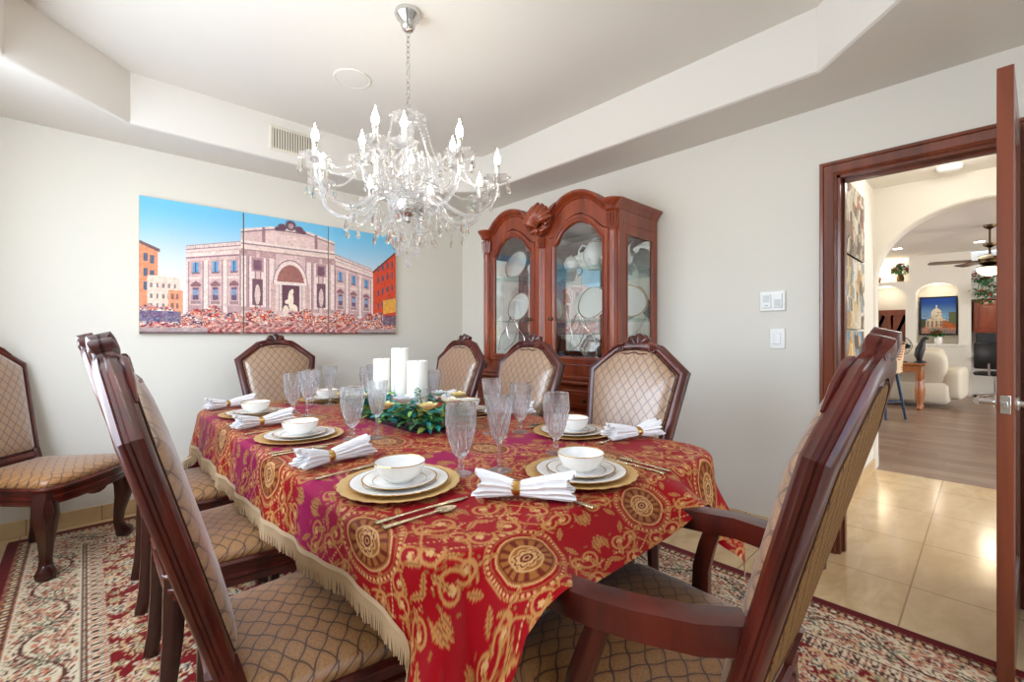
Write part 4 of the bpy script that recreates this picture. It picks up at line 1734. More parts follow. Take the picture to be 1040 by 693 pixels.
for (deg, r, zc) in OUT:
    a = R(deg)
    string((.08 * math.cos(a), .08 * math.sin(a), 2.225), (.16 * math.cos(a + .25), .16 * math.sin(a + .25), 1.99), .03, 18)
    string((.16 * math.cos(a + .25), .16 * math.sin(a + .25), 1.99), (.06 * math.cos(a), .06 * math.sin(a), 1.85), .02, 14)
    string((r * math.cos(a) * .9, r * math.sin(a) * .9, zc - .07), (.215 * math.cos(a + .2), .215 * math.sin(a + .2), 2.01), .05, 20)
    string((.28 * math.cos(a), .28 * math.sin(a), 1.755), (.28 * math.cos(a), .28 * math.sin(a), 1.712), 0, 3)
    string((.16 * math.cos(a), .16 * math.sin(a), 1.80), (.16 * math.cos(a), .16 * math.sin(a), 1.712), 0, 6)
    a2 = a + PI / 4
    string((r * math.cos(a) * .97, r * math.sin(a) * .97, zc - .075), (r * math.cos(a2) * .97, r * math.sin(a2) * .97, zc - .075), .085, 22)
    string((.075 * math.cos(a), .075 * math.sin(a), 1.79), (.05 * math.cos(a), .05 * math.sin(a), 1.645), 0, 10)
for q in beads:
    b.sphere(q, .0058, 6, 4)
for (x, y, z_, L, w, q) in drops[100:]:
    drop(b, (x, y, z_), L, w, q)
for k in range(90):      # short prisms between arms and hub
    q = k * 2.399
    rr = .06 + .15 * ((k * 37) % 90) / 90
    drop(b, (rr * math.cos(q), rr * math.sin(q), 2.14 - .9 * rr - .12 * ((k * 13) % 5) / 5), .04, .009, q)
o = b.build('crystal_strings', M_CHANDG, ch, 0)
o['kind'] = 'stuff'
o['label'] = 'strings of small clear beads'
# ------------------------------------------------------------------ the triptych: a stone palace front with a fountain
def paint(s, t):
    """s: 0..1 along the picture, t: 0..1 up; colours of the printed view."""
    C = lambda *k: np.array(srgb(*k))
    rng = np.random.default_rng(8)
    w = s * 2.04                       # keep details square
    sky = C(120, 198, 236) + (C(226, 228, 232) - C(120, 198, 236)) * smooth(1 - t + .25 * (1 - np.abs(s - .12) * 2) * 0, .02, .58)[..., None]
    col = sky.copy()
    stone, light, shade, dark = C(222, 190, 186), C(240, 218, 210), C(166, 124, 134), C(96, 62, 78)

    def put(m, c, k=1.0):
        nonlocal col
        m = (np.clip(m.astype(float), 0, 1) * k)[..., None]
        col = col * (1 - m) + np.asarray(c) * m
    rect = lambda s0, s1, t0, t1: (s >= s0) & (s < s1) & (t >= t0) & (t < t1)
    # side buildings
    topL = .665 - (s - .002) * .9
    put((s < .052) & (t < topL) & (t > .1), C(232, 150, 112))
    put((s < .058) & (np.abs(t - topL) < .012), C(120, 96, 96))
    for k, (a, b_) in enumerate(((.012, .024), (.030, .042))):
        for q in (.53, .42, .32):
            put(rect(a, b_, q - k * .015, q + .06 - k * .015), C(96, 104, 128))
    put(rect(.022, .118, .12, .43) & (t < .445 - (s - .02) * .25), C(240, 212, 196))
    for a in np.arange(.030, .11, .017):
        for q in (.34, .26, .19):
            put(rect(a, a + .007, q, q + .035), C(150, 128, 130))
    put(rect(.082, .125, .12, .33), C(236, 160, 124))
    for a in (.090, .104):
        for q in (.26, .19):
            put(rect(a, a + .008, q, q + .04), C(150, 104, 96))
    put((s > .878) & (t < .62 + (s - .884) * 1.85) & (t > .1), C(222, 84, 56))
    put((s > .872) & (np.abs(t - (.625 + (s - .884) * 1.85)) < .012), C(120, 62, 56))
    for i, a in enumerate((.900, .925, .950, .975)):
        for q in (.25, .38, .51, .62):
            put(rect(a, a + .010, q + (a - .9) * .9, q + .06 + (a - .9) * .9), C(96, 92, 116))
    put((s > .93) & (np.abs(t - .27 - (s - .93) * .4) < .07), C(246, 190, 84), .8)

    # palace: a curved print, wings at both sides of a taller middle
    def wing(s0, s1, tl, tr, base, wins, mirror=False):
        u = (s - s0) / (s1 - s0)
        top = tl + (tr - tl) * u
        m = (s >= s0) & (s < s1) & (t < top) & (t > base)
        put(m, stone)
        k = np.where(m, (t - base) / np.maximum(top - base, .01), -1)       # relative height
        put(m & (k > .90), light)
        put(m & (k > .93) & (k < .945), shade)
        put(m & (k > .815) & (k < .875), light)
        put(m & (np.abs(k - .81) < .012), shade)
        put(m & (k > .985), dark, .6)
        put(m & (k > .94) & (k < .98) & ((w * 90 % 1) < .35), shade, .7)
        put(m & (np.abs(k - .5) < .012), light)
        put(m & (k < .10), shade, .5)
        for x in wins:
            d = np.abs(u - x)
            # pilasters between windows
            for e in (-1, 1):
                dd = np.abs(u - (x + e * .165))
                put(m & (dd < .045) & (k < .80), light)
                put(m & (np.abs(dd - .045) < .010) & (k < .80), shade, .8)
                put(m & (dd < .055) & (k > .755) & (k < .80), C(236, 206, 196))
            put(m & (d < .085) & (k > .56) & (k < .76), C(208, 170, 168))
            put(m & (d < .050) & (k > .585) & (k < .735), C(104, 164, 210))
            put(m & (d < .006) & (k > .585) & (k < .735), dark)
            put(m & (d < .062) & (np.abs(k - .575) < .012), dark, .7)
            put(m & (d < .078) & (k > .16) & (k < .44), C(206, 168, 164))
            put(m & (d < .05) & (k > .18) & (k < .36), C(112, 92, 122))
            put(m & (d < .05) & (k > .25) & (k < .33), C(142, 160, 190))
            ped = (k > .38) & (k < .46 - d * .6)
            put(m & (d < .09) & ped, C(148, 104, 110))
            put(m & (d < .08) & (k > .12) & (k < .16), dark, .6)
    wing(.135, .320, .675, .765, .17, (.16, .5, .84))
    wing(.685, .876, .755, .645, .17, (.17, .5, .83))
    # middle block
    cs = .502
    d = np.abs(s - cs)
    mt = .845 + np.clip(.075 - np.maximum(d - .07, 0) * .5, 0, .08)
    mm = (d < .188) & (t < mt) & (t > .16)
    put(mm, stone)
    put(mm & (t > mt - .022), light)
    put(mm & (np.abs(t - mt + .026) < .006), dark, .7)
    put((d < .105) & (t > .775) & (t < .865), C(232, 202, 196))
    put((np.abs(d - .105) < .006) & (t > .765) & (t < .90), shade)
    put(mm & (np.abs(t - .762) < .010), light)
    put(mm & (np.abs(t - .745) < .006), dark, .6)
    put(mm & (t > .70) & (t < .738), C(236, 210, 200))
    put(mm & (np.abs(t - .695) < .006), dark, .5)
    for x in (.075, .105, .148, .178):
        e = np.abs(d - x)
        put((e < .0115) & (t > .2) & (t < .69), light)
        put((np.abs(e - .0115) < .0022) & (t > .2) & (t < .69), shade)
        put((e < .0155) & (t > .645) & (t < .69), C(196, 156, 156))
        put((e < .0155) & (t > .19) & (t < .225), C(196, 160, 158))
    for x in (.128,):
        e = np.abs(d - x)
        put((e < .022) & (t > .52) & (t < .64), C(186, 146, 148))
        put((e < .015) & (t > .535) & (t < .62), C(128, 92, 108))
        put((e < .020) & (t > .24) & (t < .46), C(120, 86, 98))
        put((np.sqrt((e / .010) ** 2 + ((t - .33) / .085) ** 2) < 1), C(226, 200, 192))
    # crest on top
    for (dx, dy, rx, ry) in ((0, .95, .022, .045), (-.034, .925, .018, .03), (.034, .925, .018, .03), (-.052, .905, .012, .018), (.052, .905, .012, .018)):
        put(np.sqrt(((s - cs - dx) / rx) ** 2 + ((t - dy) / ry) ** 2) < 1 + .18 * np.sin(s * 900) * np.sin(t * 400), C(110, 78, 94))
    put(np.sqrt(((s - cs) / .011) ** 2 + ((t - .945) / .024) ** 2) < 1, C(186, 152, 154))
    # the great arch with its niche
    put((d < .078) & (t > .19) & (t < .44), C(214, 178, 172))
    arch = np.sqrt((d / .072) ** 2 + ((t - .44) / .215) ** 2)
    put((arch < 1) & (t > .43), light)
    put((np.abs(arch - .95) < .03) & (t > .43), shade)
    put((arch < .76) & (t > .44), C(150, 96, 92))
    put((arch < .76) & (t > .44) & ((np.arctan2(t - .44, (s - cs) * 3) * 5) % 1 < .5), C(176, 120, 110))
    put((d < .056) & (t > .2) & (t < .445), C(110, 74, 86))
    for x in (.040, .053):
        put((np.abs(d - x) < .0055) & (t > .2) & (t < .43), C(232, 208, 200))
    put((d < .062) & (np.abs(t - .44) < .014), light)
    # statues
    for (dx, ty, rx, ry) in ((0, .30, .011, .085), (.006, .375, .006, .02), (-.012, .28, .012, .02), (.012, .22, .016, .04), (-.02, .2, .012, .05)):
        put(np.sqrt(((s - cs - dx) / rx) ** 2 + ((t - ty) / ry) ** 2) < 1, C(250, 226, 206))
    put(np.sqrt(((s - cs) / .03) ** 2 + ((t - .17) / .05) ** 2) < 1, C(236, 208, 196))
    # rocks, water and a colourful crowd along the bottom
    hsh = lambda a, b_, k=0: np.abs(np.sin(a * 12.9898 + b_ * 78.233 + k) * 43758.5453) % 1
    gt = .19 + .025 * np.sin(s * 37) + .015 * np.sin(s * 91)
    put(t < gt, C(200, 160, 156))
    for cell, aspect, k in ((.075, .45, 0), (.042, .5, 3), (.024, .8, 7), (.013, 1.1, 11)):
        iu, iv = np.floor(w / cell), np.floor(t / (cell * aspect))
        h1, h2, h3 = hsh(iu, iv, k), hsh(iu, iv, k + 1.7), hsh(iu, iv, k + 5.1)
        du = (w / cell - iu - .3 - .4 * h2)
        dv = (t / (cell * aspect) - iv - .3 - .4 * h3)
        m = (np.sqrt(du * du + dv * dv) < .36) & (t < gt) & (h1 > .35)
        pal = np.array([C(226, 92, 56), C(240, 226, 216), C(110, 60, 66), C(232, 150, 116), C(84, 84, 120), C(214, 120, 110), C(246, 206, 178), C(150, 44, 44)])
        idx = (h3 * 8).astype(int) % 8
        col = np.where(m[..., None], pal[idx], col)
    # the basin in the middle with falling red-brown water, pale street at both ends
    pool = (t < .10 + .02 * np.sin(s * 60)) & (d < .30)
    stripes = .5 + .5 * np.sin(w * 95 + 3 * np.sin(t * 60) + 2 * np.sin(w * 23))
    pc = C(140, 52, 56) + (C(236, 176, 168) - C(140, 52, 56)) * smooth(stripes, .35, .9)[..., None]
    col = np.where(pool[..., None], pc * .45 + col * .55, col)
    put((t < .05) & (d > .30), C(176, 160, 160), .8)
    put((s < .12) & (np.abs(t - .13) < .04), C(76, 88, 132), .75)
    put((s > .93) & (np.abs(t - .14) < .05), C(70, 74, 110), .7)
    put((t < .018), C(60, 44, 60), .7)
    g = rng.normal(0, .02, s.shape)
    up = lambda n: np.kron(rng.normal(0, 1, (s.shape[0] // n + 1, s.shape[1] // n + 1)), np.ones((n, n)))[:s.shape[0], :s.shape[1]]
    body = ((np.abs(col - sky).sum(-1) > .05) & (t < .98)).astype(float)
    g = g + body * (.07 * up(2) + .05 * up(4) + .04 * up(9))
    return np.clip(col * (1 + g)[..., None], 0, 1)


M_PRINT = attr_mat('canvas_print', .62, 0, .3)
M_EDGE = new_mat('canvas_edge', srgb(196, 182, 150), .7)
PX0, PX1, PZ0, PZ1 = .254, 2.134, 1.190, 2.110
for (x0, x1, lab) in ((.254, .858, 'left canvas of the picture triptych: pale palace wing and blue sky'),
                      (.866, 1.496, 'middle canvas of the picture triptych: palace centre with arch and fountain'),
                      (1.503, 2.134, 'right canvas of the picture triptych: palace wing and orange building')):
    r_ = .0028
    gx, gz = np.meshgrid(np.linspace(x0, x1, int((x1 - x0) / r_)), np.linspace(PZ0, PZ1, int((PZ1 - PZ0) / r_)), indexing='ij')
    t = thing('canvas_print', lab, 'wall picture', ((x0 + x1) / 2, YB, PZ0), 0, 'three canvases of the triptych')
    P3 = np.stack([gx - (x0 + x1) / 2, np.full(gx.shape, -.036), gz - PZ0], -1)
    fast_grid('printed_face', M_PRINT, P3[:, ::1], paint((gx - PX0) / (PX1 - PX0), (gz - PZ0) / (PZ1 - PZ0)), t)
    MB().box((0, -.018, (PZ1 - PZ0) / 2), (x1 - x0, .034, PZ1 - PZ0)).build('stretcher', M_EDGE, t, 0)

# ------------------------------------------------------------------ small fittings on walls and ceiling
M_VENTIN = new_mat('vent_dark', srgb(120, 108, 88), .7)
M_VENT = new_mat('vent_paint', srgb(222, 214, 198), .5)
vt = thing('air_vent', 'white louvred air vent in the side of the tray ceiling', 'air vent', (1.10, TY1, 2.595))
MB().sweep([(-.145, -.075), (.145, -.075), (.145, .075), (-.145, .075)], [(0, 0), (.014, 0), (.014, -.005), (0, -.010), (-.006, -.006), (-.006, 0)], fy).build('frame', M_VENT, vt, 0)
MB().box((0, -.001, 0), (.285, .002, .145)).build('backing', M_VENTIN, vt, 0)
b = MB()
for k in range(16):
    b.box((-.132 + .0176 * k, -.006, 0), (.009, .0085, .14), .001)
b.build('louvre', M_VENT, vt, 0)['kind'] = 'stuff'

sp = thing('ceiling_speaker', 'flat round white speaker cover set in the tray ceiling', 'speaker', (1.18, 2.665, ZC))
MB().lathe([(.001, 0), (.108, 0), (.110, -.004), (.106, -.008), (.098, -.0085), (.096, -.005), (.001, -.005)], 48).build('cover_ring', M_CEIL, sp, 30)
MB().lathe([(.001, -.005), (.094, -.005), (.094, -.0075), (.001, -.010)], 40).build('grille', M_CEIL, sp, 30)

M_SCREEN = new_mat('grey_display', srgb(196, 200, 198), .3)
th_ = thing('thermostat_panel', 'white double thermostat plate on the wall left of the doorway', 'thermostat', (XR, .873, 1.383))
MB().box((-.007, 0, 0), (.014, .135, .118), .004).build('plate', M_PLASTIC, th_, 0)
for s in (-1, 1):
    q = MB().box((-.018, s * .030, 0), (.010, .048, .082), .003).build('controller', M_PLASTIC, th_, 0)
    MB().box((-.0235, s * .030, .012 * s), (.002, .034, .04), .0008).build('display', M_SCREEN, q, 0)
    MB().box((-.0235, s * .030, -.026), (.003, .02, .010), .001).build('button', M_SCREEN, q, 0)
sw_ = thing('light_switch', 'white rocker light switch below the thermostat plate', 'light switch', (XR, .848, 1.162))
MB().box((-.004, 0, 0), (.008, .080, .120), .003).build('plate', M_PLASTIC, sw_, 0)
MB().box((-.009, 0, 0), (.006, .036, .068), .002, Matrix.Rotation(R(3), 4, 'Y')).build('rocker', M_PLASTIC, sw_, 0)
# ------------------------------------------------------------------ china cabinet (local: x along its width, front towards -y)
CABX, CABY = 2.935, 2.275
cab = thing('china_cabinet', 'cherry wood china cabinet with two arched glass doors and a carved crest', 'cabinet', (CABX, CABY, 0), R(-90))
W2, DF = .665, -.475          # half width, front plane of the hutch (local y)
fc = lambda a, h, d: (a, DF - d, h)
ZB = .90
# base cabinet
b = MB()
b.box((0, -.265, .46), (1.40, .53, .76), .006)
b.box((0, -.268, .04), (1.44, .556, .08), .012)
b.box((0, -.268, .855), (1.46, .560, .03), .010)
b.box((0, -.262, .885), (1.42, .540, .03), .006)
b.build('base_cabinet', M_CHERRY, cab, 30)
fb = lambda a, h, d: (a, -.53 - d, h)
for k in range(3):
    c = (-.455, 0, .455)[k]
    b = MB()
    o_ = [(c - .205, .69), (c + .205, .69), (c + .205, .81), (c - .205, .81)]
    b.prism(o_, 0, .018, fb, b=.006)
    b.sweep(inset(o_, .02), [(0, .016), (-.004, .022), (-.012, .022), (-.016, .016)], fb)
    dr = b.build('drawer', M_CHERRY, cab, 30)
    MB().lathe([(.006, 0), (.005, .012), (.012, .018), (.013, .024), (.001, .03)], 14, M=Matrix.Translation((c, -.548, .75)) @ Matrix.Rotation(R(90), 4, 'X')).build('knob', M_BRASS, dr)
    b = MB()
    o_ = [(c - .205, .12), (c + .205, .12), (c + .205, .66), (c - .205, .66)]
    b.prism(o_, 0, .018, fb, b=.006)
    b.sweep(inset(o_, .05), [(0, .016), (-.006, .026), (-.016, .024), (-.022, .016)], fb)
    dr = b.build('cupboard_door', M_CHERRY, cab, 30)
    MB().lathe([(.006, 0), (.005, .012), (.012, .018), (.013, .024), (.001, .03)], 14, M=Matrix.Translation((c + .17, -.548, .42)) @ Matrix.Rotation(R(90), 4, 'X')).build('knob', M_BRASS, dr)


# hutch: top profile with two arches and a dip at the middle
def topz(a, lift=0.0):
    """Height of the crown moulding along the front."""
    x = abs(a)
    pts = [(0, 2.00), (.06, 2.02), (.12, 2.062), (.19, 2.115), (.26, 2.143), (.33, 2.152), (.40, 2.143), (.46, 2.115), (.51, 2.075), (.545, 2.045), (.58, 2.035), (.70, 2.035)]
    for (x0, z0), (x1, z1) in zip(pts, pts[1:]):
        if x <= x1:
            t = (x - x0) / (x1 - x0)
            return z0 + (z1 - z0) * t + lift
    return pts[-1][1] + lift


def cat(pts, n=6):
    """Smooth curve through points."""
    out = []
    P = [Vector(q) for q in pts]
    for i in range(len(P) - 1):
        p0, p1, p2, p3 = P[max(0, i - 1)], P[i], P[i + 1], P[min(len(P) - 1, i + 2)]
        for k in range(n):
            t = k / n
            out.append(tuple(.5 * ((2 * p1) + (p2 - p0) * t + (2 * p0 - 5 * p1 + 4 * p2 - p3) * t * t + (3 * p1 - p0 - 3 * p2 + p3) * t ** 3)))
    out.append(tuple(P[-1]))
    return out


TOPC = cat([(-.62, 2.022), (-.575, 2.026), (-.545, 2.045), (-.49, 2.095), (-.41, 2.138), (-.32, 2.15), (-.23, 2.132), (-.16, 2.09), (-.09, 2.035), (0, 2.00),
            (.09, 2.035), (.16, 2.09), (.23, 2.132), (.32, 2.15), (.41, 2.138), (.49, 2.095), (.545, 2.045), (.575, 2.026), (.62, 2.022)], 5)
b = MB()
# solid sides (with glazed openings), bottom and top
fs_ = lambda sx: (lambda a, h, d: (sx * (W2 - d), a, h))
for sx in (-1, 1):
    for (q0, q1, z0, z1) in ((DF, DF + .085, ZB, 2.03), (-.06, 0, ZB, 2.03), (DF + .085, -.06, ZB, ZB + .09), (DF + .085, -.06, 1.845, 2.03)):
        b.prism([(q0, z0), (q1, z0), (q1, z1), (q0, z1)], 0, .022, fs_(sx))
    b.sweep([(DF + .085, ZB + .09), (-.06, ZB + .09), (-.06, 1.845), (DF + .085, 1.845)], [(0, -.004), (-.010, -.004), (-.012, .006), (0, .010)], fs_(sx))
    b.prism([(DF + .05, 1.90), (-.03, 1.90), (-.03, 1.905), (DF + .05, 1.905)], -.003, .003, fs_(sx))
b.box((0, DF / 2, ZB + .02), (2 * W2, -DF, .04))
b.box((0, DF / 2, 2.0), (2 * W2 - .02, -DF - .03, .03))
b.build('hutch_carcass', M_CHERRY, cab, 30)
# front face: frieze above the doors following the arches
DX = (.075, .585)          # door extents on each side
DOORT = lambda n=5: cat([(DX[0], 1.885), (DX[0] + .04, 1.893), (DX[0] + .10, 1.945), (DX[0] + .17, 1.995), (.33, 2.02), (DX[1] - .17, 1.995), (DX[1] - .10, 1.945), (DX[1] - .04, 1.893), (DX[1], 1.885)], n)
b = MB()
for sx in (-1, 1):
    dt = [(sx * a, z) for a, z in DOORT()]
    up_ = [q for q in TOPC if (q[0] * sx >= -.001) and abs(q[0]) <= .625]
    up_ = sorted(up_, key=lambda q: abs(q[0]))
    # quads between the door arch and the crown
    xs = [DX[0] + (DX[1] - DX[0]) * k / 40 for k in range(41)]

    def interp(L, x):
        L = sorted([(abs(a), z) for a, z in L])
        for (x0, z0), (x1, z1) in zip(L, L[1:]):
            if x <= x1:
                return z0 + (z1 - z0) * (x - x0) / max(1e-6, x1 - x0)
        return L[-1][1]
    rg = []
    for x in xs:
        z0, z1 = interp(dt, x), interp(TOPC, x) - .012
        rg.append([fc(sx * x, z0 + .003, .0), fc(sx * x, z1, .0), fc(sx * x, z1, -.022), fc(sx * x, z0 + .003, -.022)])
    b.rings(rg)
    z1 = interp(TOPC, DX[0]) - .012
    for (q0, q1, z0, zt) in ((0, DX[0], ZB + .04, interp(TOPC, 0)), (DX[1], W2 - .022, ZB + .04, 2.02)):
        b.prism([(sx * q0, z0), (sx * q1, z0), (sx * q1, zt), (sx * q0, zt)], -.022, 0, fc)
    b.prism([(sx * DX[0], ZB + .04), (sx * DX[1], ZB + .04), (sx * DX[1], ZB + .075), (sx * DX[0], ZB + .075)], -.022, 0, fc)
b.build('front_face', M_CHERRY, cab, 30)
# crown moulding along the arched top and back along both sides
sec = [(-.035, -.02), (-.030, .006), (-.020, .012), (-.016, .010), (-.006, .026), (.006, .040), (.016, .046), (.022, .044), (.024, .036), (.024, -.05), (.012, -.05)]
b = MB().sweep(TOPC[::-1], [(o_, d) for o_, d in sec], fc, closed=False)
b.build('crown_moulding', M_CHERRY, cab, 50)
b = MB()
for sx in (-1, 1):
    pr = [(0, 1.985), (.006, 1.99), (.010, 2.002), (.024, 2.022), (.040, 2.036), (.044, 2.046), (.042, 2.05), (-.02, 2.05), (-.02, 1.985)]
    # side return
    rg = [[(sx * (W2 + o_), y, z) for o_, z in pr] for y in (DF - .03, 0)]
    b.rings(rg)
    # round corner block above each column
    b.lathe([(.001, 1.985), (.042, 1.985), (.046, 1.992), (.048, 2.004), (.062, 2.022), (.076, 2.036), (.080, 2.046), (.078, 2.051), (.001, 2.051)], 32, (sx * (W2 - .045), DF - .010, 0))
b.box((0, DF / 2, 2.036), (2 * W2 - .02, -DF - .02, .02))
b.build('cornice', M_CHERRY, cab, 40)
# half-round fluted columns with carved capitals
for sx in (-1, 1):
    b = MB()
    x, y = sx * (W2 - .042), DF - .004
    fl = lambda q, z_, a: q * (1 - .10 * (abs(math.sin(4 * a)) ** 6 if .98 < z_ < 1.84 else 0))
    pr = [(.001, ZB + .04), (.044, ZB + .04), (.044, ZB + .075), (.034, ZB + .085), (.036, ZB + .10)]
    pr += [(.031, 1.0 + .02 * k) for k in range(42)]
    pr += [(.036, 1.85), (.031, 1.858), (.030, 1.87), (.034, 1.92), (.040, 1.965), (.034, 1.975), (.044, 1.984), (.001, 1.985)]
    b.lathe(pr, 48, (x, y, 0), fl)
    for k in range(7):          # acanthus leaves of the capital
        a = PI + PI * (k + .5) / 7
        ca, sa = math.cos(a), math.sin(a)
        for z0, q in ((1.872, .031), (1.912, .034)):
            b.tube([(x + q * ca, y + q * sa, z0), (x + (q + .006) * ca, y + (q + .006) * sa, z0 + .03), (x + (q + .014) * ca, y + (q + .014) * sa, z0 + .052)], [.007, .009, .004], 6)
    b.build('column', M_CHERRY, cab, 40)
# carved shell crest in the dip, a little block on the centre stile
b = MB()
fcr = lambda a, h, d: fc(a, h, d)
for i in range(9):
    a = R(-62) + R(124) * i / 8
    L = .172 - .04 * abs(i - 4) / 4
    rt = (0, 1.975)
    P = []
    for k in range(7):
        t = k / 6
        P.append(fcr(rt[0] + math.sin(a) * L * t * (1 + .1 * t), rt[1] + math.cos(a) * L * t, .045 + .05 * math.sin(PI * min(1, t * 1.05)) ** .8))
    b.tube(P, [.010, .014, .019, .023, .025, .023, .016], 8)
for sx in (-1, 1):
    pts = [fcr(sx * (.085 + .026 * (1 - t * .8) * math.cos(t * 9)), 1.985 + .026 * (1 - t * .8) * math.sin(t * 9), .055 + .02 * t) for t in [k / 20 for k in range(21)]]
    b.tube(pts, [.012 - .006 * k / 20 for k in range(21)], 6)
    b.tube([fcr(sx * .02, 1.955, .05), fcr(sx * .05, 1.94, .06), fcr(sx * .075, 1.955, .05)], [.016, .016, .006], 8)
    b.tube([fcr(sx * .10, 2.06, .04), fcr(sx * .135, 2.085, .055), fcr(sx * .17, 2.12, .05)], [.02, .016, .006], 8)
b.sphere(fcr(0, 1.945, .055), .024, 12, 8)
b.prism([(-.095, 1.96), (-.05, 1.925), (0, 1.91), (.05, 1.925), (.095, 1.96), (.125, 2.04), (.09, 2.09), (0, 2.105), (-.09, 2.09), (-.125, 2.04)], .0, .05, fcr, b=.01)
b.build('carved_crest', M_CHERRY, cab, 50)
b = MB()
b.prism([(-.03, 1.83), (.03, 1.83), (.03, 1.90), (-.03, 1.90)], 0, .02, fcr, b=.005)
for k in range(5):
    b.tube([fcr(-.02 + .01 * k, 1.835, .018), fcr(-.024 + .012 * k, 1.865, .03), fcr(-.02 + .01 * k, 1.895, .02)], [.004, .007, .004], 6)
for x in (-.02, 0, .02):
    b.tube([fcr(x, ZB + .06, .0), fcr(x, 1.82, .0)], .009, 8)
b.build('centre_stile', M_CHERRY, cab, 40)
# glazed doors
SW = .052
for sx in (-1, 1):
    out = [(DX[0], ZB + .078), (DX[1], ZB + .078)] + [(a, z - .004) for a, z in DOORT()[::-1]]
    inn = [(DX[0] + SW, ZB + .078 + SW), (DX[1] - SW, ZB + .078 + SW)]
    up_ = cat([(DX[1] - SW, 1.815), (DX[1] - SW - .03, 1.84), (DX[1] - SW - .085, 1.915), (.33, 1.958), (DX[0] + SW + .085, 1.915), (DX[0] + SW + .03, 1.84), (DX[0] + SW, 1.815)], 6)
    inn += up_

    def resample(poly, n=120):
        P = [Vector(q) for q in poly]
        L = [0]
        for i in range(len(P)):
            L.append(L[-1] + (P[(i + 1) % len(P)] - P[i]).length)
        res_, j = [], 0
        for k in range(n):
            t = L[-1] * k / n
            while L[j + 1] < t:
                j += 1
            u = (t - L[j]) / max(1e-9, L[j + 1] - L[j])
            res_.append(P[j].lerp(P[(j + 1) % len(P)], u))
        return res_
    # ring between outer and inner outline, matched by angle about the door centre
    cc = Vector(((DX[0] + DX[1]) / 2, 1.45))

    def ray(poly, ang):
        dv = Vector((math.cos(ang), math.sin(ang)))
        best = None
        for i in range(len(poly)):
            p, q = Vector(poly[i]) - cc, Vector(poly[(i + 1) % len(poly)]) - cc
            e = q - p
            den = dv.x * e.y - dv.y * e.x
            if abs(den) < 1e-9:
                continue
            t = (p.x * e.y - p.y * e.x) / den
            u = (p.x * dv.y - p.y * dv.x) / den
            if t > 0 and -1e-6 <= u <= 1 + 1e-6:
                best = t if best is None else min(best, t)
        return tuple(cc + dv * (best or .1))
    angs = sorted(set([2 * PI * k / 140 for k in range(140)] + [math.atan2(q[1] - cc.y, q[0] - cc.x) % (2 * PI) for q in (inn[0], inn[1], inn[2], inn[-1], out[0], out[1], out[2], out[-1])]))
    O = [ray(out, a) for a in angs]
    I = [ray(inn, a) for a in angs]
    mid = lambda t: [(o_[0] + (i_[0] - o_[0]) * t, o_[1] + (i_[1] - o_[1]) * t) for o_, i_ in zip(O, I)]
    rg = [[fc(sx * a, h, d) for a, h in mid(t)] for t, d in ((0, -.018), (0, .004), (.04, .008), (.45, .008), (.5, .004), (.62, .004), (.7, .012), (.85, .010), (1, -.002), (1, -.018))]
    b = MB()
    b.rings(rg, True, False, False, loop=True)
    dr = b.build('glass_door', M_CHERRY, cab, 30)
    b = MB().prism([(sx * a, h) for a, h in I], -.010, -.006, fc)
    b.build('glass_pane', M_PANE, dr, 0)
    # slim leaded curves low in the pane
    b = MB()
    for k in (-1, 1):
        P = cat([((.33 + k * .16), 1.055), (.33 + k * .13, 1.17), (.33 + k * .05, 1.25), (.33, 1.33), (.33 - k * .06, 1.25), (.33 - k * .02, 1.13), (.33 + k * .09, 1.06)], 5)
        b.tube([fc(sx * a, h, -.003) for a, h in P], .0019, 6)
    b.build('leaded_tracery', M_SILVER, dr)
    MB().lathe([(.008, 0), (.006, .012), (.013, .018), (.014, .026), (.001, .031)], 16, M=Matrix.Translation((sx * (DX[0] + .03), DF - .008, 1.30)) @ Matrix.Rotation(R(90), 4, 'X')).build('knob', M_BRASS, dr)
    b = MB()
    for z_ in (1.75, 1.15):
        b.tube([fc(sx * (DX[1] + .004), z_ - .03, .006), fc(sx * (DX[1] + .004), z_ + .03, .006)], .006, 8)
    b.build('hinge', M_BRASS, dr)
for sx in (-1, 1):
    MB().prism([(DF + .085, ZB + .09), (-.06, ZB + .09), (-.06, 1.845), (DF + .085, 1.845)], .010, .014, fs_(sx)).build('side_glass', M_PANE, cab, 0)
M_MIRROR = new_mat('mirror_back', (.82, .84, .84), .02, 1.0)
MB().box((0, -.012, 1.44), (2 * W2 - .05, .006, 1.0)).build('mirror_back', M_MIRROR, cab, 0)
M_SHELFG = pane_mat('shelf_glass', (.82, .93, .92), .16)
for z_ in (1.295, 1.655):
    s_ = MB().box((0, -.24, z_), (2 * W2 - .06, .40, .008)).build('glass_shelf', M_SHELFG, cab, 0)
b = MB()
for x in (-.30, .30):
    b.lathe([(.035, 1.978), (.04, 1.985)], 20, (x, -.24, 0))
b.build('cabinet_light', M_SILVER, cab)


# things on the shelves
def cw(x, y, z):
    """Cabinet-local to world."""
    return (CABX + y, CABY - x, z)


M_CH = rim_mat('cabinet_china_glaze', .118, .126, srgb(242, 239, 232))


def plate_mesh(b):
    b.lathe([(.001, .0), (.07, .0), (.085, .004), (.115, .012), (.127, .016), (.128, .018), (.112, .015), (.085, .008), (.07, .005), (.001, .005)], 48)


shp = mk('display_plate', 'plate', plate_mesh, M_CH)
plat = mk('oval_platter', 'platter', lambda b: b.lathe([(.001, .0), (.07, .0), (.085, .004), (.115, .012), (.127, .016), (.128, .018), (.112, .015), (.085, .008), (.07, .005), (.001, .005)], 48, M=Matrix.Diagonal((.95, 1.3, 1, 1))), M_CH)
M_CHG = new_mat('gold_band_china', srgb(242, 239, 232), .12, spec=.6)


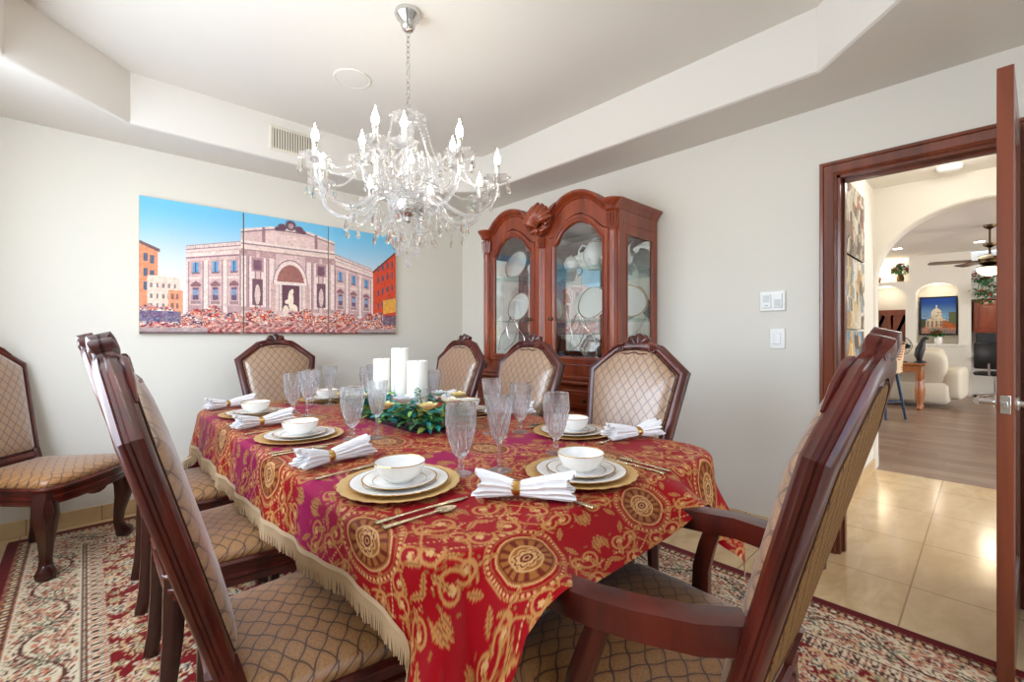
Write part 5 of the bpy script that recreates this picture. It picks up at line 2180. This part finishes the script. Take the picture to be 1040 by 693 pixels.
def pot(name, label, cat_, hgt, r, spout, loc, rz):
    t = thing(name, label, cat_, loc, rz, 'white china tea service in the cabinet')
    b = MB()
    b.lathe([(.001, 0), (r * .55, 0), (r * .58, .006), (r * .5, .012), (r * .75, hgt * .14), (r, hgt * .42), (r * .96, hgt * .58), (r * .7, hgt * .76), (r * .55, hgt * .82), (r * .58, hgt * .84), (r * .001, hgt * .84)], 32)
    b.build('pot_body', M_WHITE, t)
    MB().lathe([(r * .60, hgt * .835), (r * .62, hgt * .845), (r * .60, hgt * .855), (r * .55, hgt * .85)], 32).build('gold_band', M_GOLD, t)
    b = MB()
    b.lathe([(r * .57, hgt * .845), (r * .45, hgt * .90), (r * .16, hgt * .94), (r * .10, hgt * .95), (r * .16, hgt * .975), (r * .12, hgt * .995), (.001, hgt)], 24)
    b.build('lid', M_WHITE, t)
    b = MB()
    if spout:
        b.tube([(r * .8, 0, hgt * .40), (r * 1.25, 0, hgt * .50), (r * 1.45, 0, hgt * .68), (r * 1.72, 0, hgt * .80)], [r * .26, r * .20, r * .13, r * .10], 12)
        b.build('spout', M_WHITE, t)
        b = MB()
    b.tube([(-r * .72, 0, hgt * .74), (-r * 1.15, 0, hgt * .80), (-r * 1.48, 0, hgt * .62), (-r * 1.30, 0, hgt * .38), (-r * .88, 0, hgt * .30)], r * .085, 8)
    b.build('handle', M_WHITE, t)
    return t


S1, S2, S0 = 1.2995, 1.6595, ZB + .041
pot('teapot', 'large white teapot with gold band on the top shelf behind the right glass door', 'teapot', .235, .088, True, cw(.30, -.23, S2), R(-75))
pot('sugar_bowl', 'small lidded white sugar pot left of the large teapot on the top shelf', 'sugar bowl', .125, .058, False, cw(.115, -.28, S2), R(100))
pot('coffee_pot', 'tall white pot at the right end of the top shelf, behind the large teapot', 'coffee pot', .185, .066, True, cw(.485, -.16, S2), R(-120))
pot('creamer', 'round white lidded pot on the top shelf behind the left glass door', 'tureen', .155, .085, False, cw(-.29, -.22, S2), R(60))
tilt = R(74)
inst(shp, cw(-.50, -.25, S2 + .122), (0, R(-74), 0), 'white plate standing upright on the top shelf behind the left glass door', 'plates standing in the cabinet')
inst(shp, cw(-.50, -.22, S1 + .122), (0, R(-74), 0), 'white plate standing upright on the lower shelf behind the left glass door', 'plates standing in the cabinet')
inst(plat, cw(.265, -.21, S1 + .118), (R(0), R(-74), 0), 'large oval white platter on the lower shelf behind the right glass door', 'plates standing in the cabinet')

inst(shp, cw(.500, -.10, S1 + .122), (R(10), R(-70), R(30)), 'white plate seen through the side glass of the cabinet', 'plates standing in the cabinet')


def b_cup(b):
    b.lathe([(.001, 0), (.02, 0), (.022, .006), (.032, .02), (.041, .045), (.043, .055), (.0415, .055), (.038, .042), (.028, .02), (.001, .010)], 28)
    b.tube([(.040, 0, .046), (.060, 0, .048), (.066, 0, .034), (.054, 0, .02), (.034, 0, .018)], .004, 6)


cup = mk('tea_cup', 'cup', b_cup, M_WHITE)
for (x, y, lab) in ((.50, -.37, 'white tea cup at the right front of the top shelf, seen through the side glass'), (.585, -.26, 'white tea cup on the top shelf against the side glass of the cabinet'), (.40, -.37, 'white tea cup in front of the tall white pot on the top shelf'),
                    (.20, -.37, 'white tea cup at the left end of the top shelf behind the right glass door')):
    inst(cup, cw(x, y, S2), R(40 + 300 * x), lab, 'white tea cups on the top shelf')
M_LG = glass_mat('small_glassware', (.88, .93, 1.0), .4)


def b_tumbler(b):
    b.lathe([(.001, 0), (.024, 0), (.026, .004), (.032, .085), (.030, .085), (.0245, .010), (.001, .008)], 28, rmod=lambda r, z, a: r * (1 - .03 * abs(math.sin(8 * a))))


tum = mk('small_tumbler', 'glass', b_tumbler, M_LG)
for k, (x, y, lab) in enumerate(((-.50, -.30, 'small glass tumbler at the left end of the cabinet floor, behind the left glass door'), (-.42, -.26, 'small glass tumbler second from the left on the cabinet floor'),
                                 (.16, -.28, 'small glass tumbler at the left foot of the right glass door'), (.235, -.34, 'small glass tumbler second from the left behind the right glass door, in front'),
                                 (.30, -.26, 'small glass tumbler at the middle behind the right glass door'), (.37, -.34, 'small glass tumbler right of the middle behind the right glass door, in front'),
                                 (.44, -.27, 'small glass tumbler second from the right behind the right glass door'), (.50, -.34, 'small glass tumbler at the right end behind the right glass door'))):
    inst(tum, cw(x, y, S0), .2 * k, lab, 'small tumblers on the cabinet floor')
# ------------------------------------------------------------------ hall
def hall_paint(s, t, k):
    """Loose, abstract townscape in cream, ochre, rust and slate strokes."""
    C = lambda *q: np.array(srgb(*q))
    pal = np.array([[C(206, 198, 178), C(182, 170, 148), C(140, 128, 114), C(104, 92, 84), C(160, 110, 88)],
                    [C(204, 186, 146), C(116, 98, 82), C(220, 214, 200), C(178, 146, 106), C(146, 156, 158)],
                    [C(108, 150, 180), C(226, 216, 190), C(150, 160, 168), C(214, 176, 110), C(88, 84, 84)]][k])
    h = lambda a, b_, q: np.abs(np.sin(a * 12.9898 + b_ * 78.233 + q * 3.1 + k) * 43758.5453) % 1
    col = np.zeros(s.shape + (3,)) + pal[0]
    for q, (cw_, ch_) in enumerate(((.34, .5), (.2, .34), (.12, .30), (.07, .2))):
        u = s / cw_ + .25 * np.sin(t * 9 + q + k)
        v = t / ch_ + .25 * np.sin(s * 11 + 2 * q)
        iu, iv = np.floor(u), np.floor(v)
        hh, h2 = h(iu, iv, q), h(iu, iv, q + 9)
        m = (hh > .42) & (np.abs(u - iu - .5) < .3 + .2 * h2) & (np.abs(v - iv - .5) < .42)
        col = np.where(m[..., None], pal[(h2 * 5).astype(int) % 5], col)
        e = (np.abs(u - iu - .02) < .05) & (h2 > .5)
        col = np.where(e[..., None], C(74, 60, 54), col)
    return np.clip(col, 0, 1)


for k, (z0, z1, lab) in enumerate(((1.735, 2.225, 'topmost of three stacked abstract canvases on the hall wall'),
                                   (1.225, 1.720, 'middle one of three stacked abstract canvases on the hall wall'),
                                   (.715, 1.210, 'lowest of three stacked abstract canvases, partly behind the armchair back'))):
    t = thing('abstract_canvas', lab, 'wall picture', (3.84, HY, z0), 0, 'stacked canvases on the hall wall')
    gx, gz = np.meshgrid(np.linspace(-.48, .48, 150), np.linspace(0, z1 - z0, 80), indexing='ij')
    fast_grid('painted_face', M_PRINT, np.stack([gx, np.full(gx.shape, -.041), gz], -1), hall_paint((gx + .48) / .96, gz / (z1 - z0), k), t)
    MB().box((0, -.020, (z1 - z0) / 2), (.96, .040, z1 - z0)).build('stretcher', M_BLACK, t, 0)


def downlight(loc, label, r=.085):
    t = thing('recessed_downlight', label, 'downlight', loc, 0, 'recessed ceiling downlights')
    MB().lathe([(r * .78, .004), (r * .80, -.004), (r, -.006), (r * 1.08, -.003), (r * 1.08, .002)], 28, cap0=False, cap1=False).build('trim_ring', M_PLASTIC, t)
    MB().lathe([(.001, -.001), (r * .79, -.001), (r * .79, -.003), (.001, -.004)], 24).build('lens', M_SPOT, t)
    return t


downlight((4.42, .165, 2.459), 'bright round recessed downlight in the hall ceiling above the doorway view')
point_light('downlight_light', (4.42, .165, 2.40), 5, (1, .96, .9), .06)
sd = thing('smoke_detector', 'round white smoke detector on the hall ceiling behind the bright downlight', 'smoke detector', (4.75, .20, 2.46))
MB().lathe([(.001, 0), (.075, 0), (.078, -.010), (.070, -.026), (.055, -.034), (.001, -.036)], 32).build('detector_body', M_PLASTIC, sd)
MB().lathe([(.060, -.012), (.079, -.013), (.079, -.017), (.060, -.018)], 32).build('vent_slot', M_SCREEN, sd)

# ------------------------------------------------------------------ living room
downlight((11.0, 1.16, 2.789), 'small recessed downlight in the living room ceiling at the left')
downlight((11.2, .10, 2.789), 'recessed downlight in the living room ceiling behind the ceiling fan')
for k, y in enumerate((1.50, .70)):
    downlight((LX + .25, y, (2.21, 2.215)[k]), ('small downlight in the head of the doorway niche', 'small downlight in the arch above the city painting')[k], .06)
    point_light('niche_light', (LX + .22, y, 2.14), 1.5, (1, .88, .7), .03)

# ceiling fan
M_FAN = wood('fan_blade_wood', srgb(110, 84, 66), srgb(84, 62, 48), 10, (1, 1, 1))
fan = thing('ceiling_fan', 'brown ceiling fan with a lit glass bowl in the living room', 'ceiling fan', (9.6, -.02, 2.52))
MB().lathe([(.001, .27), (.07, .27), (.065, .24), (.02, .21), (.012, .20), (.012, -.01), (.001, -.01)], 24).build('downrod', M_BRASS, fan)
MB().lathe([(.001, 0), (.075, 0), (.07, -.03), (.02, -.06), (.014, -.065), (.014, -.17), (.05, -.18), (.11, -.20), (.125, -.23), (.12, -.28), (.09, -.31), (.05, -.33), (.05, -.345), (.001, -.35)], 28).build('motor_housing', M_BRASS, fan)
b = MB()
b.lathe([(.001, -.335), (.14, -.335), (.145, -.35), (.001, -.352)], 28)
b.build('light_fitter', M_BRASS, fan)
M_BOWLG = new_mat('lit_frosted_bowl', srgb(250, 236, 200), .4, emit=(1, .82, .5), estr=2.6)
MB().lathe([(.138, -.352), (.142, -.38), (.125, -.42), (.085, -.455), (.03, -.47), (.001, -.472)], 28).build('glass_bowl', M_BOWLG, fan)
for k in range(5):
    a = 2 * PI * k / 5 + .55
    M_ = Matrix.Rotation(a, 4, 'Z') @ Matrix.Translation((0, 0, -.245)) @ Matrix.Rotation(R(11), 4, 'X')
    b = MB()
    b.prism([(.20, -.055), (.30, -.065), (.60, -.075), (.66, -.06), (.68, 0), (.66, .06), (.60, .075), (.30, .065), (.20, .055)], -.004, .004, M=M_)
    b.build('blade', M_FAN, fan, 30)
    b = MB()
    b.box((.17, 0, -.004), (.14, .035, .008), .002, M_)
    b.build('blade_bracket', M_BRASS, fan, 30)
point_light('fan_light', (9.6, -.02, 1.96), 6, (1, .86, .64), .08)

# the painting in the far niche: a pale domed building under a deep blue sky
cpt = thing('city_painting', 'framed painting of a pale domed building under blue sky in the far niche', 'wall picture', (LX + .44, .70, 1.20))
gy2, gz2 = np.meshgrid(np.linspace(-.26, .26, 120), np.linspace(0, .74, 150), indexing='ij')
s_, t_ = (.26 - gy2) / .52, gz2 / .74
C = lambda *q: np.array(srgb(*q))
pc = C(30, 70, 150) + (C(130, 180, 226) - C(30, 70, 150)) * smooth(1 - t_, .1, .6)[..., None]
nz = np.sin(s_ * 40 + 3 * np.sin(t_ * 30)) * np.sin(t_ * 37 + 2 * np.sin(s_ * 23))


def pput(m, c):
    global pc
    pc = np.where(m[..., None], C(*c), pc)


pput((t_ < .62 - .9 * np.abs(s_ - .45)) & (t_ > .1), (226, 210, 186))
pput((np.sqrt(((s_ - .45) / .16) ** 2 + ((t_ - .55) / .16) ** 2) < 1), (236, 226, 206))
pput((np.abs(s_ - .45) < .02) & (t_ > .6) & (t_ < .80), (240, 230, 214))
for q in (.2, .33, .45, .58, .7):
    pput((np.abs(s_ - q) < .025) & (t_ > .2) & (t_ < .36), (150, 116, 98))
pput((t_ < .35) & (s_ > .62), (196, 110, 62))
pput((t_ < .42) & (s_ < .14), (88, 92, 70))
pput((t_ > .3) & (t_ < .6) & (s_ > .8), (104, 120, 84))
pput(t_ < .16, (188, 170, 158))
pput((t_ < .2) & (nz > .3), (216, 120, 64))
pput((t_ < .6) & (nz < -.62), (112, 92, 96))
pput((t_ < .14) & (nz < -.2), (96, 110, 140))
fast_grid('painted_face', M_PRINT, np.stack([np.full(gy2.shape, -.022), gy2, gz2], -1), pc, cpt)
b = MB()
b.sweep([(-.26, 0), (.26, 0), (.26, .74), (-.26, .74)], [(0, -.022), (.004, -.034), (.022, -.034), (.026, -.024), (.026, 0), (0, 0)], fx)
b.build('frame', M_BLACK, cpt, 30)
MB().box((-.01, 0, .37), (.02, .52, .74)).build('backing', M_BLACK, cpt, 0)

# doorway niche: panelled wood door
pd = thing('panelled_door', 'panelled cherry wood door inside the far left arched doorway', 'door', (LX + .44, 1.50, 0))
b = MB().box((0, 0, .86), (.045, .78, 1.72), .003)
b.build('door_panel', M_DOORW, pd, 30)
for (y0, y1, z0, z1) in ((-.32, -.04, .95, 1.62), (.04, .32, .95, 1.62), (-.32, -.04, .15, .82), (.04, .32, .15, .82)):
    o_ = round_poly([(y0, z0), (y1, z0), (y1, z1), (y0, z1)], .02, 2)
    b = MB().sweep(o_, [(0, -.020), (-.008, -.032), (-.022, -.030), (-.03, -.020)], fx)
    b.prism(inset(o_, .045), -.020, -.034, fx, b=.01)
    b.build('raised_panel', M_DOORW, pd, 30)

# plant ledge at the upper left: lamp and red flowers
M_GLOW = new_mat('lit_lamp_shade', srgb(250, 240, 216), .6, emit=(1, .86, .62), estr=7)
lm = thing('table_lamp', 'small lit lamp with white shade on the high ledge at the far left', 'lamp', (LX + .22, 1.62, 2.29))
MB().lathe([(.001, 0), (.05, 0), (.05, .012), (.018, .03), (.03, .07), (.036, .11), (.016, .15), (.010, .2), (.001, .2)], 20).build('lamp_base', M_BRASS, lm)
MB().lathe([(.13, .17), (.075, .36), (.074, .36), (.128, .17)], 28, cap0=False, cap1=False).build('lamp_shade', M_GLOW, lm)
M_RED = new_mat('red_petal', srgb(196, 36, 40), .6)


def bouquet(name, label, loc, n, spread, hgt, vase_mat, red=True, trail=0.0, seed=1):
    rnd_ = random.Random(seed)
    t = thing(name, label, 'flowers', loc)
    if vase_mat:
        MB().lathe([(.001, 0), (.045, 0), (.06, .04), (.064, .09), (.05, .14), (.055, .16), (.05, .16), (.045, .14), (.001, .13)], 20).build('vase', vase_mat, t)
    z0 = .14 if vase_mat else .02
    b, g = MB(), MB()
    for k in range(n):
        a = rnd_.uniform(0, 2 * PI)
        r = spread * math.sqrt(rnd_.random())
        tip = Vector((r * math.cos(a) * .6, r * math.sin(a), z0 + hgt * rnd_.uniform(.35, 1) * (1 - .4 * (r / spread) ** 2)))
        if trail and k % 2:
            tip = Vector((-.30 - .10 * rnd_.random(), r * math.sin(a) * .8, -trail * rnd_.random()))
            g.tube([(0, 0, z0), (-.18, tip.y * .5, z0 + .08), (-.30, tip.y * .9, .02), tip], [.004, .004, .003, .002], 5)
        else:
            g.tube([(0, 0, z0 - .02), tip * .6 + Vector((0, 0, z0 * .4)), tip], [.004, .003, .002], 5)
        for q in range(6):
            d = Vector((rnd_.uniform(-1, 1), rnd_.uniform(-1, 1), rnd_.uniform(-.4, .6)))
            leaf(g, tip + d * .02, d, .07, .018, rnd_)
        if k % 4 != 3:
            for q in range(7):
                aa = 2 * PI * q / 7
                leaf(b, tip + Vector((0, 0, .01)), (math.cos(aa) - .3, math.sin(aa), .7), .042, .020, rnd_)
            b.sphere(tip + Vector((-.005, 0, .02)), .018, 8, 6)
    g.build('leaves', M_LEAFS[0], t, 0)['kind'] = 'stuff'
    b.build('blossoms', M_RED, t, 0)['kind'] = 'stuff'
    return t


bouquet('flower_arrangement', 'red flower arrangement on the high ledge beside the small lit lamp', (LX + .2, 1.27, 2.29), 26, .16, .26, M_BRASS, seed=3)
bouquet('trailing_plant', 'trailing plant with red blossoms hanging over the ledge above the desk nook', (LX + .22, .02, 2.10), 44, .24, .34, None, trail=.30, seed=5)

# desk nook
dk = thing('wall_cabinet', 'cherry wood wall cabinets above the desk in the far nook', 'cabinet', (LX + .28, -1.0, 0))
MB().box((0, 0, 1.53), (.36, 2.38, .62), .004).build('cabinet_body', M_CHERRY, dk, 0)
for k in range(5):
    y = .95 - .475 * k
    o_ = [(y - .225, 1.25), (y + .225, 1.25), (y + .225, 1.81), (y - .225, 1.81)]
    b = MB().prism(o_, -.18, -.198, fx, b=.004)
    b.sweep(inset(o_, .055), [(0, -.196), (-.006, -.206), (-.018, -.204), (-.024, -.196)], fx)
    b.build('cabinet_door', M_CHERRY, dk, 30)
ds = thing('built_in_desk', 'built-in wooden desk in the far nook under the wall cabinets', 'desk', (LX + .2, -1.0, 0))
MB().box((0, 0, .735), (.52, 2.38, .05), .006).build('desktop', M_CHERRY, ds, 0)
b = MB()
for y in (-1.16, 0, ):
    b.box((.02, y, .36), (.44, .05, .70), .003)
b.build('desk_support', M_CHERRY, ds, 0)
mo = thing('computer_monitor', 'dark computer monitor standing on the desk in the far nook', 'monitor', (LX + .16, -.10, .76), R(4))
MB().box((0, 0, .29), (.03, .52, .32), .006).build('screen_housing', M_BLACK, mo, 30)
MB().box((-.0165, 0, .295), (.002, .49, .285)).build('screen', new_mat('dark_screen', (.02, .022, .03), .15), mo, 0)
MB().tube([(.02, 0, .012), (.03, 0, .09), (.018, 0, .2)], [.022, .018, .02], 10).lathe([(.001, 0), (.10, 0), (.10, .008), (.001, .014)], 24, (.02, 0, 0)).build('monitor_stand', M_BLACK, mo)
oc = thing('office_chair', 'black office chair on a chrome star base at the far desk', 'office chair', (LX - .25, -.10, 0), R(-20))
MB().box((0, 0, .47), (.46, .48, .07), .03).build('seat', M_BLACK, oc, 60)
MB().box((-.22, 0, .80), (.06, .44, .48), .025).build('backrest', M_BLACK, oc, 60)
MB().tube([(0, 0, .08), (0, 0, .44)], .03, 12).tube([(-.1, 0, .44), (-.24, 0, .46), (-.255, 0, .66)], .02, 8).build('column', M_CHROME, oc)
for k in range(5):
    a = 2 * PI * k / 5 + .3
    b = MB().tube([(0, 0, .105), (.28 * math.cos(a), .28 * math.sin(a), .07)], [.022, .014], 8)
    lg = b.build('leg', M_CHROME, oc)
    MB().lathe([(.001, -.012), (.024, -.010), (.026, 0), (.024, .010), (.001, .012)], 16, M=Matrix.Translation((.28 * math.cos(a), .28 * math.sin(a), .027)) @ Matrix.Rotation(a, 4, 'Z') @ Matrix.Rotation(R(90), 4, 'X')).build('caster', M_BLACK, lg)

# sofa seen from its end
M_SOFA = new_mat('grey_beige_leather', srgb(206, 198, 180), .55, spec=.3)
nt, p = nodes_of(M_SOFA)
bump(M_SOFA, noise(nt, coord(nt), 40, 3), .1, .003)
sf = thing('sofa', 'grey-beige sofa in the living room seen from its end', 'sofa', (9.95, 1.09, 0), R(-4))
# local: back along y on the low-x side, facing +x
MB().box((.45, .10, .24), (.98, 1.55, .34), .05).build('base', M_SOFA, sf, 60)


def pad(c, s, name, parent, tilt=0.0, mat=None):
    def f(u, v):
        a, q = 2 * PI * u, -PI / 2 + PI * v
        e = .38
        sg = lambda w: math.copysign(abs(w) ** e, w)
        return (s[0] / 2 * sg(math.cos(q)) * sg(math.cos(a)), s[1] / 2 * sg(math.cos(q)) * sg(math.sin(a)), s[2] / 2 * sg(math.sin(q)))
    return MB().grid(f, 32, 18, M=Matrix.Translation(c) @ Matrix.Rotation(tilt, 4, 'Y'), closeu=True).build(name, mat or M_SOFA, parent, 70)


pad((.10, .10, .62), (.30, 1.50, .66), 'backrest', sf, R(-12))
for s in (-1, 1):
    pad((.46, .10 + s * .80, .40), (.92, .24, .52), 'armrest', sf)
for s in (-1, 1):
    pad((.56, .10 + s * .36, .47), (.70, .70, .20), 'seat_cushion', sf)
    pad((.26, .10 + s * .36, .74), (.24, .68, .46), 'back_pillow', sf, R(-14))
# console table behind it
M_PINE = wood('amber_turned_wood', srgb(176, 110, 62), srgb(138, 78, 40), 9, (1, 1, .15))
ct = thing('console_table', 'wooden console table with turned legs behind the sofa', 'table', (9.62, 1.31, 0), R(0))
MB().box((0, 0, .715), (.40, 1.30, .04), .008).build('tabletop', M_PINE, ct, 30)
MB().box((0, 0, .645), (.34, 1.20, .10), .004).build('apron', M_PINE, ct, 30)
for sx in (-1, 1):
    for sy in (-1, 1):
        MB().lathe([(.03, 0), (.04, .03), (.028, .06), (.032, .1), (.05, .2), (.055, .3), (.04, .42), (.03, .46), (.045, .49), (.045, .6)], 18, (sx * .14, sy * .57, 0)).build('leg', M_PINE, ct)
TT = .736
# things on the console table
bouquet('flower_vase', 'vase of red flowers on the ledge below the city painting', (LX + .09, .68, 1.0), 16, .10, .12, M_WHITE, seed=9)
st = thing('dark_figurine', 'tall dark bird-like figurine on the console table', 'figurine', (9.60, .735, TT))
MB().lathe([(.001, 0), (.075, 0), (.075, .02), (.05, .035), (.001, .04)], 20).build('plinth', M_BLACK, st)
MB().tube([(0, .01, .03), (-.01, .02, .12), (0, 0, .22), (.01, -.02, .31), (0, -.03, .37), (0, -.06, .40), (0, -.10, .385)], [.03, .055, .06, .04, .028, .032, .008], 12).build('figure', M_BLACK, st)
df = thing('desk_fan', 'black round desk fan on the console table', 'fan', (9.60, .98, TT), R(200))
MB().lathe([(.001, 0), (.085, 0), (.085, .015), (.03, .03), (.014, .05), (.014, .16), (.001, .16)], 24).build('stand', M_BLACK, df)
MF = Matrix.Translation((0, 0, .27)) @ Matrix.Rotation(R(80), 4, 'Y')
b = MB()
for (r, z_) in ((.15, 0), (.145, .03), (.12, .045), (.09, .05), (.06, .052), (.03, .053)):
    pts = [MF @ Vector((r * math.cos(2 * PI * j / 28), r * math.sin(2 * PI * j / 28), z_)) for j in range(29)]
    b.tube(pts, .0035, 5)
for j in range(20):
    a = 2 * PI * j / 20
    b.tube([MF @ Vector((q * math.cos(a), q * math.sin(a), z_)) for q, z_ in ((.15, 0), (.145, .03), (.09, .05), (.02, .053))], .0022, 4)
b.build('cage', M_BLACK, df)
for k in range(4):
    MB().prism([(.015, -.015), (.06, -.05), (.12, -.04), (.13, .01), (.08, .035), (.02, .02)], 0, .003, M=MF @ Matrix.Rotation(k * PI / 2, 4, 'Z') @ Matrix.Rotation(R(18), 4, 'X')).build('blade', M_BLACK, df, 0)

# bar stool with patterned back
M_STOOLF = new_mat('patterned_stool_fabric', srgb(222, 196, 160), .8)
nt, p = nodes_of(M_STOOLF)
x, y, z = sep(nt, coord(nt))
dot = ((y * 14).pp(.5) - .25)
dz = ((z * 14 + (y * 14).fl() * .5).pp(.5) - .25)
nt.links.new((dot * dot + dz * dz)._m('SQRT').ramp(.13, .17).mix(srgb(176, 100, 60), srgb(224, 200, 166)).s, p.inputs['Base Color'])
M_STEEL = new_mat('blue_black_metal', srgb(52, 66, 84), .35, .6)
bs = thing('bar_stool', 'bar stool with patterned tub back and dark metal legs behind the armchair', 'bar stool', (8.25, 1.03, 0), R(150))


def tub(u, v):
    a = R(-105) + R(210) * u
    h = .70 + (.30 + .10 * math.cos(a * .8)) * v
    r = .21 + .035 * v
    return (-r * math.cos(a), r * math.sin(a), h)


b = MB().grid(tub, 24, 6)
b.grid(lambda u, v: tuple(Vector(tub(u, v)) - Vector((tub(u, v)[0], tub(u, v)[1], 0)).normalized() * .035), 24, 6)
b.build('backrest', M_STOOLF, bs, 60)
MB().lathe([(.001, .64), (.19, .64), (.215, .66), (.215, .70), (.19, .725), (.001, .735)], 32).build('seat', M_STOOLF, bs)
for k in range(4):
    a = PI / 4 + PI / 2 * k
    MB().tube([(.15 * math.cos(a), .15 * math.sin(a), .65), (.25 * math.cos(a), .25 * math.sin(a), .003)], [.020, .016], 8, square=True).build('leg', M_STEEL, bs, 30)
P = [(.215 * math.cos(PI / 4 + PI / 2 * k), .215 * math.sin(PI / 4 + PI / 2 * k), .24) for k in range(4)]
MB().tube(P + P[:2], .011, 6).build('foot_ring', M_STEEL, bs)
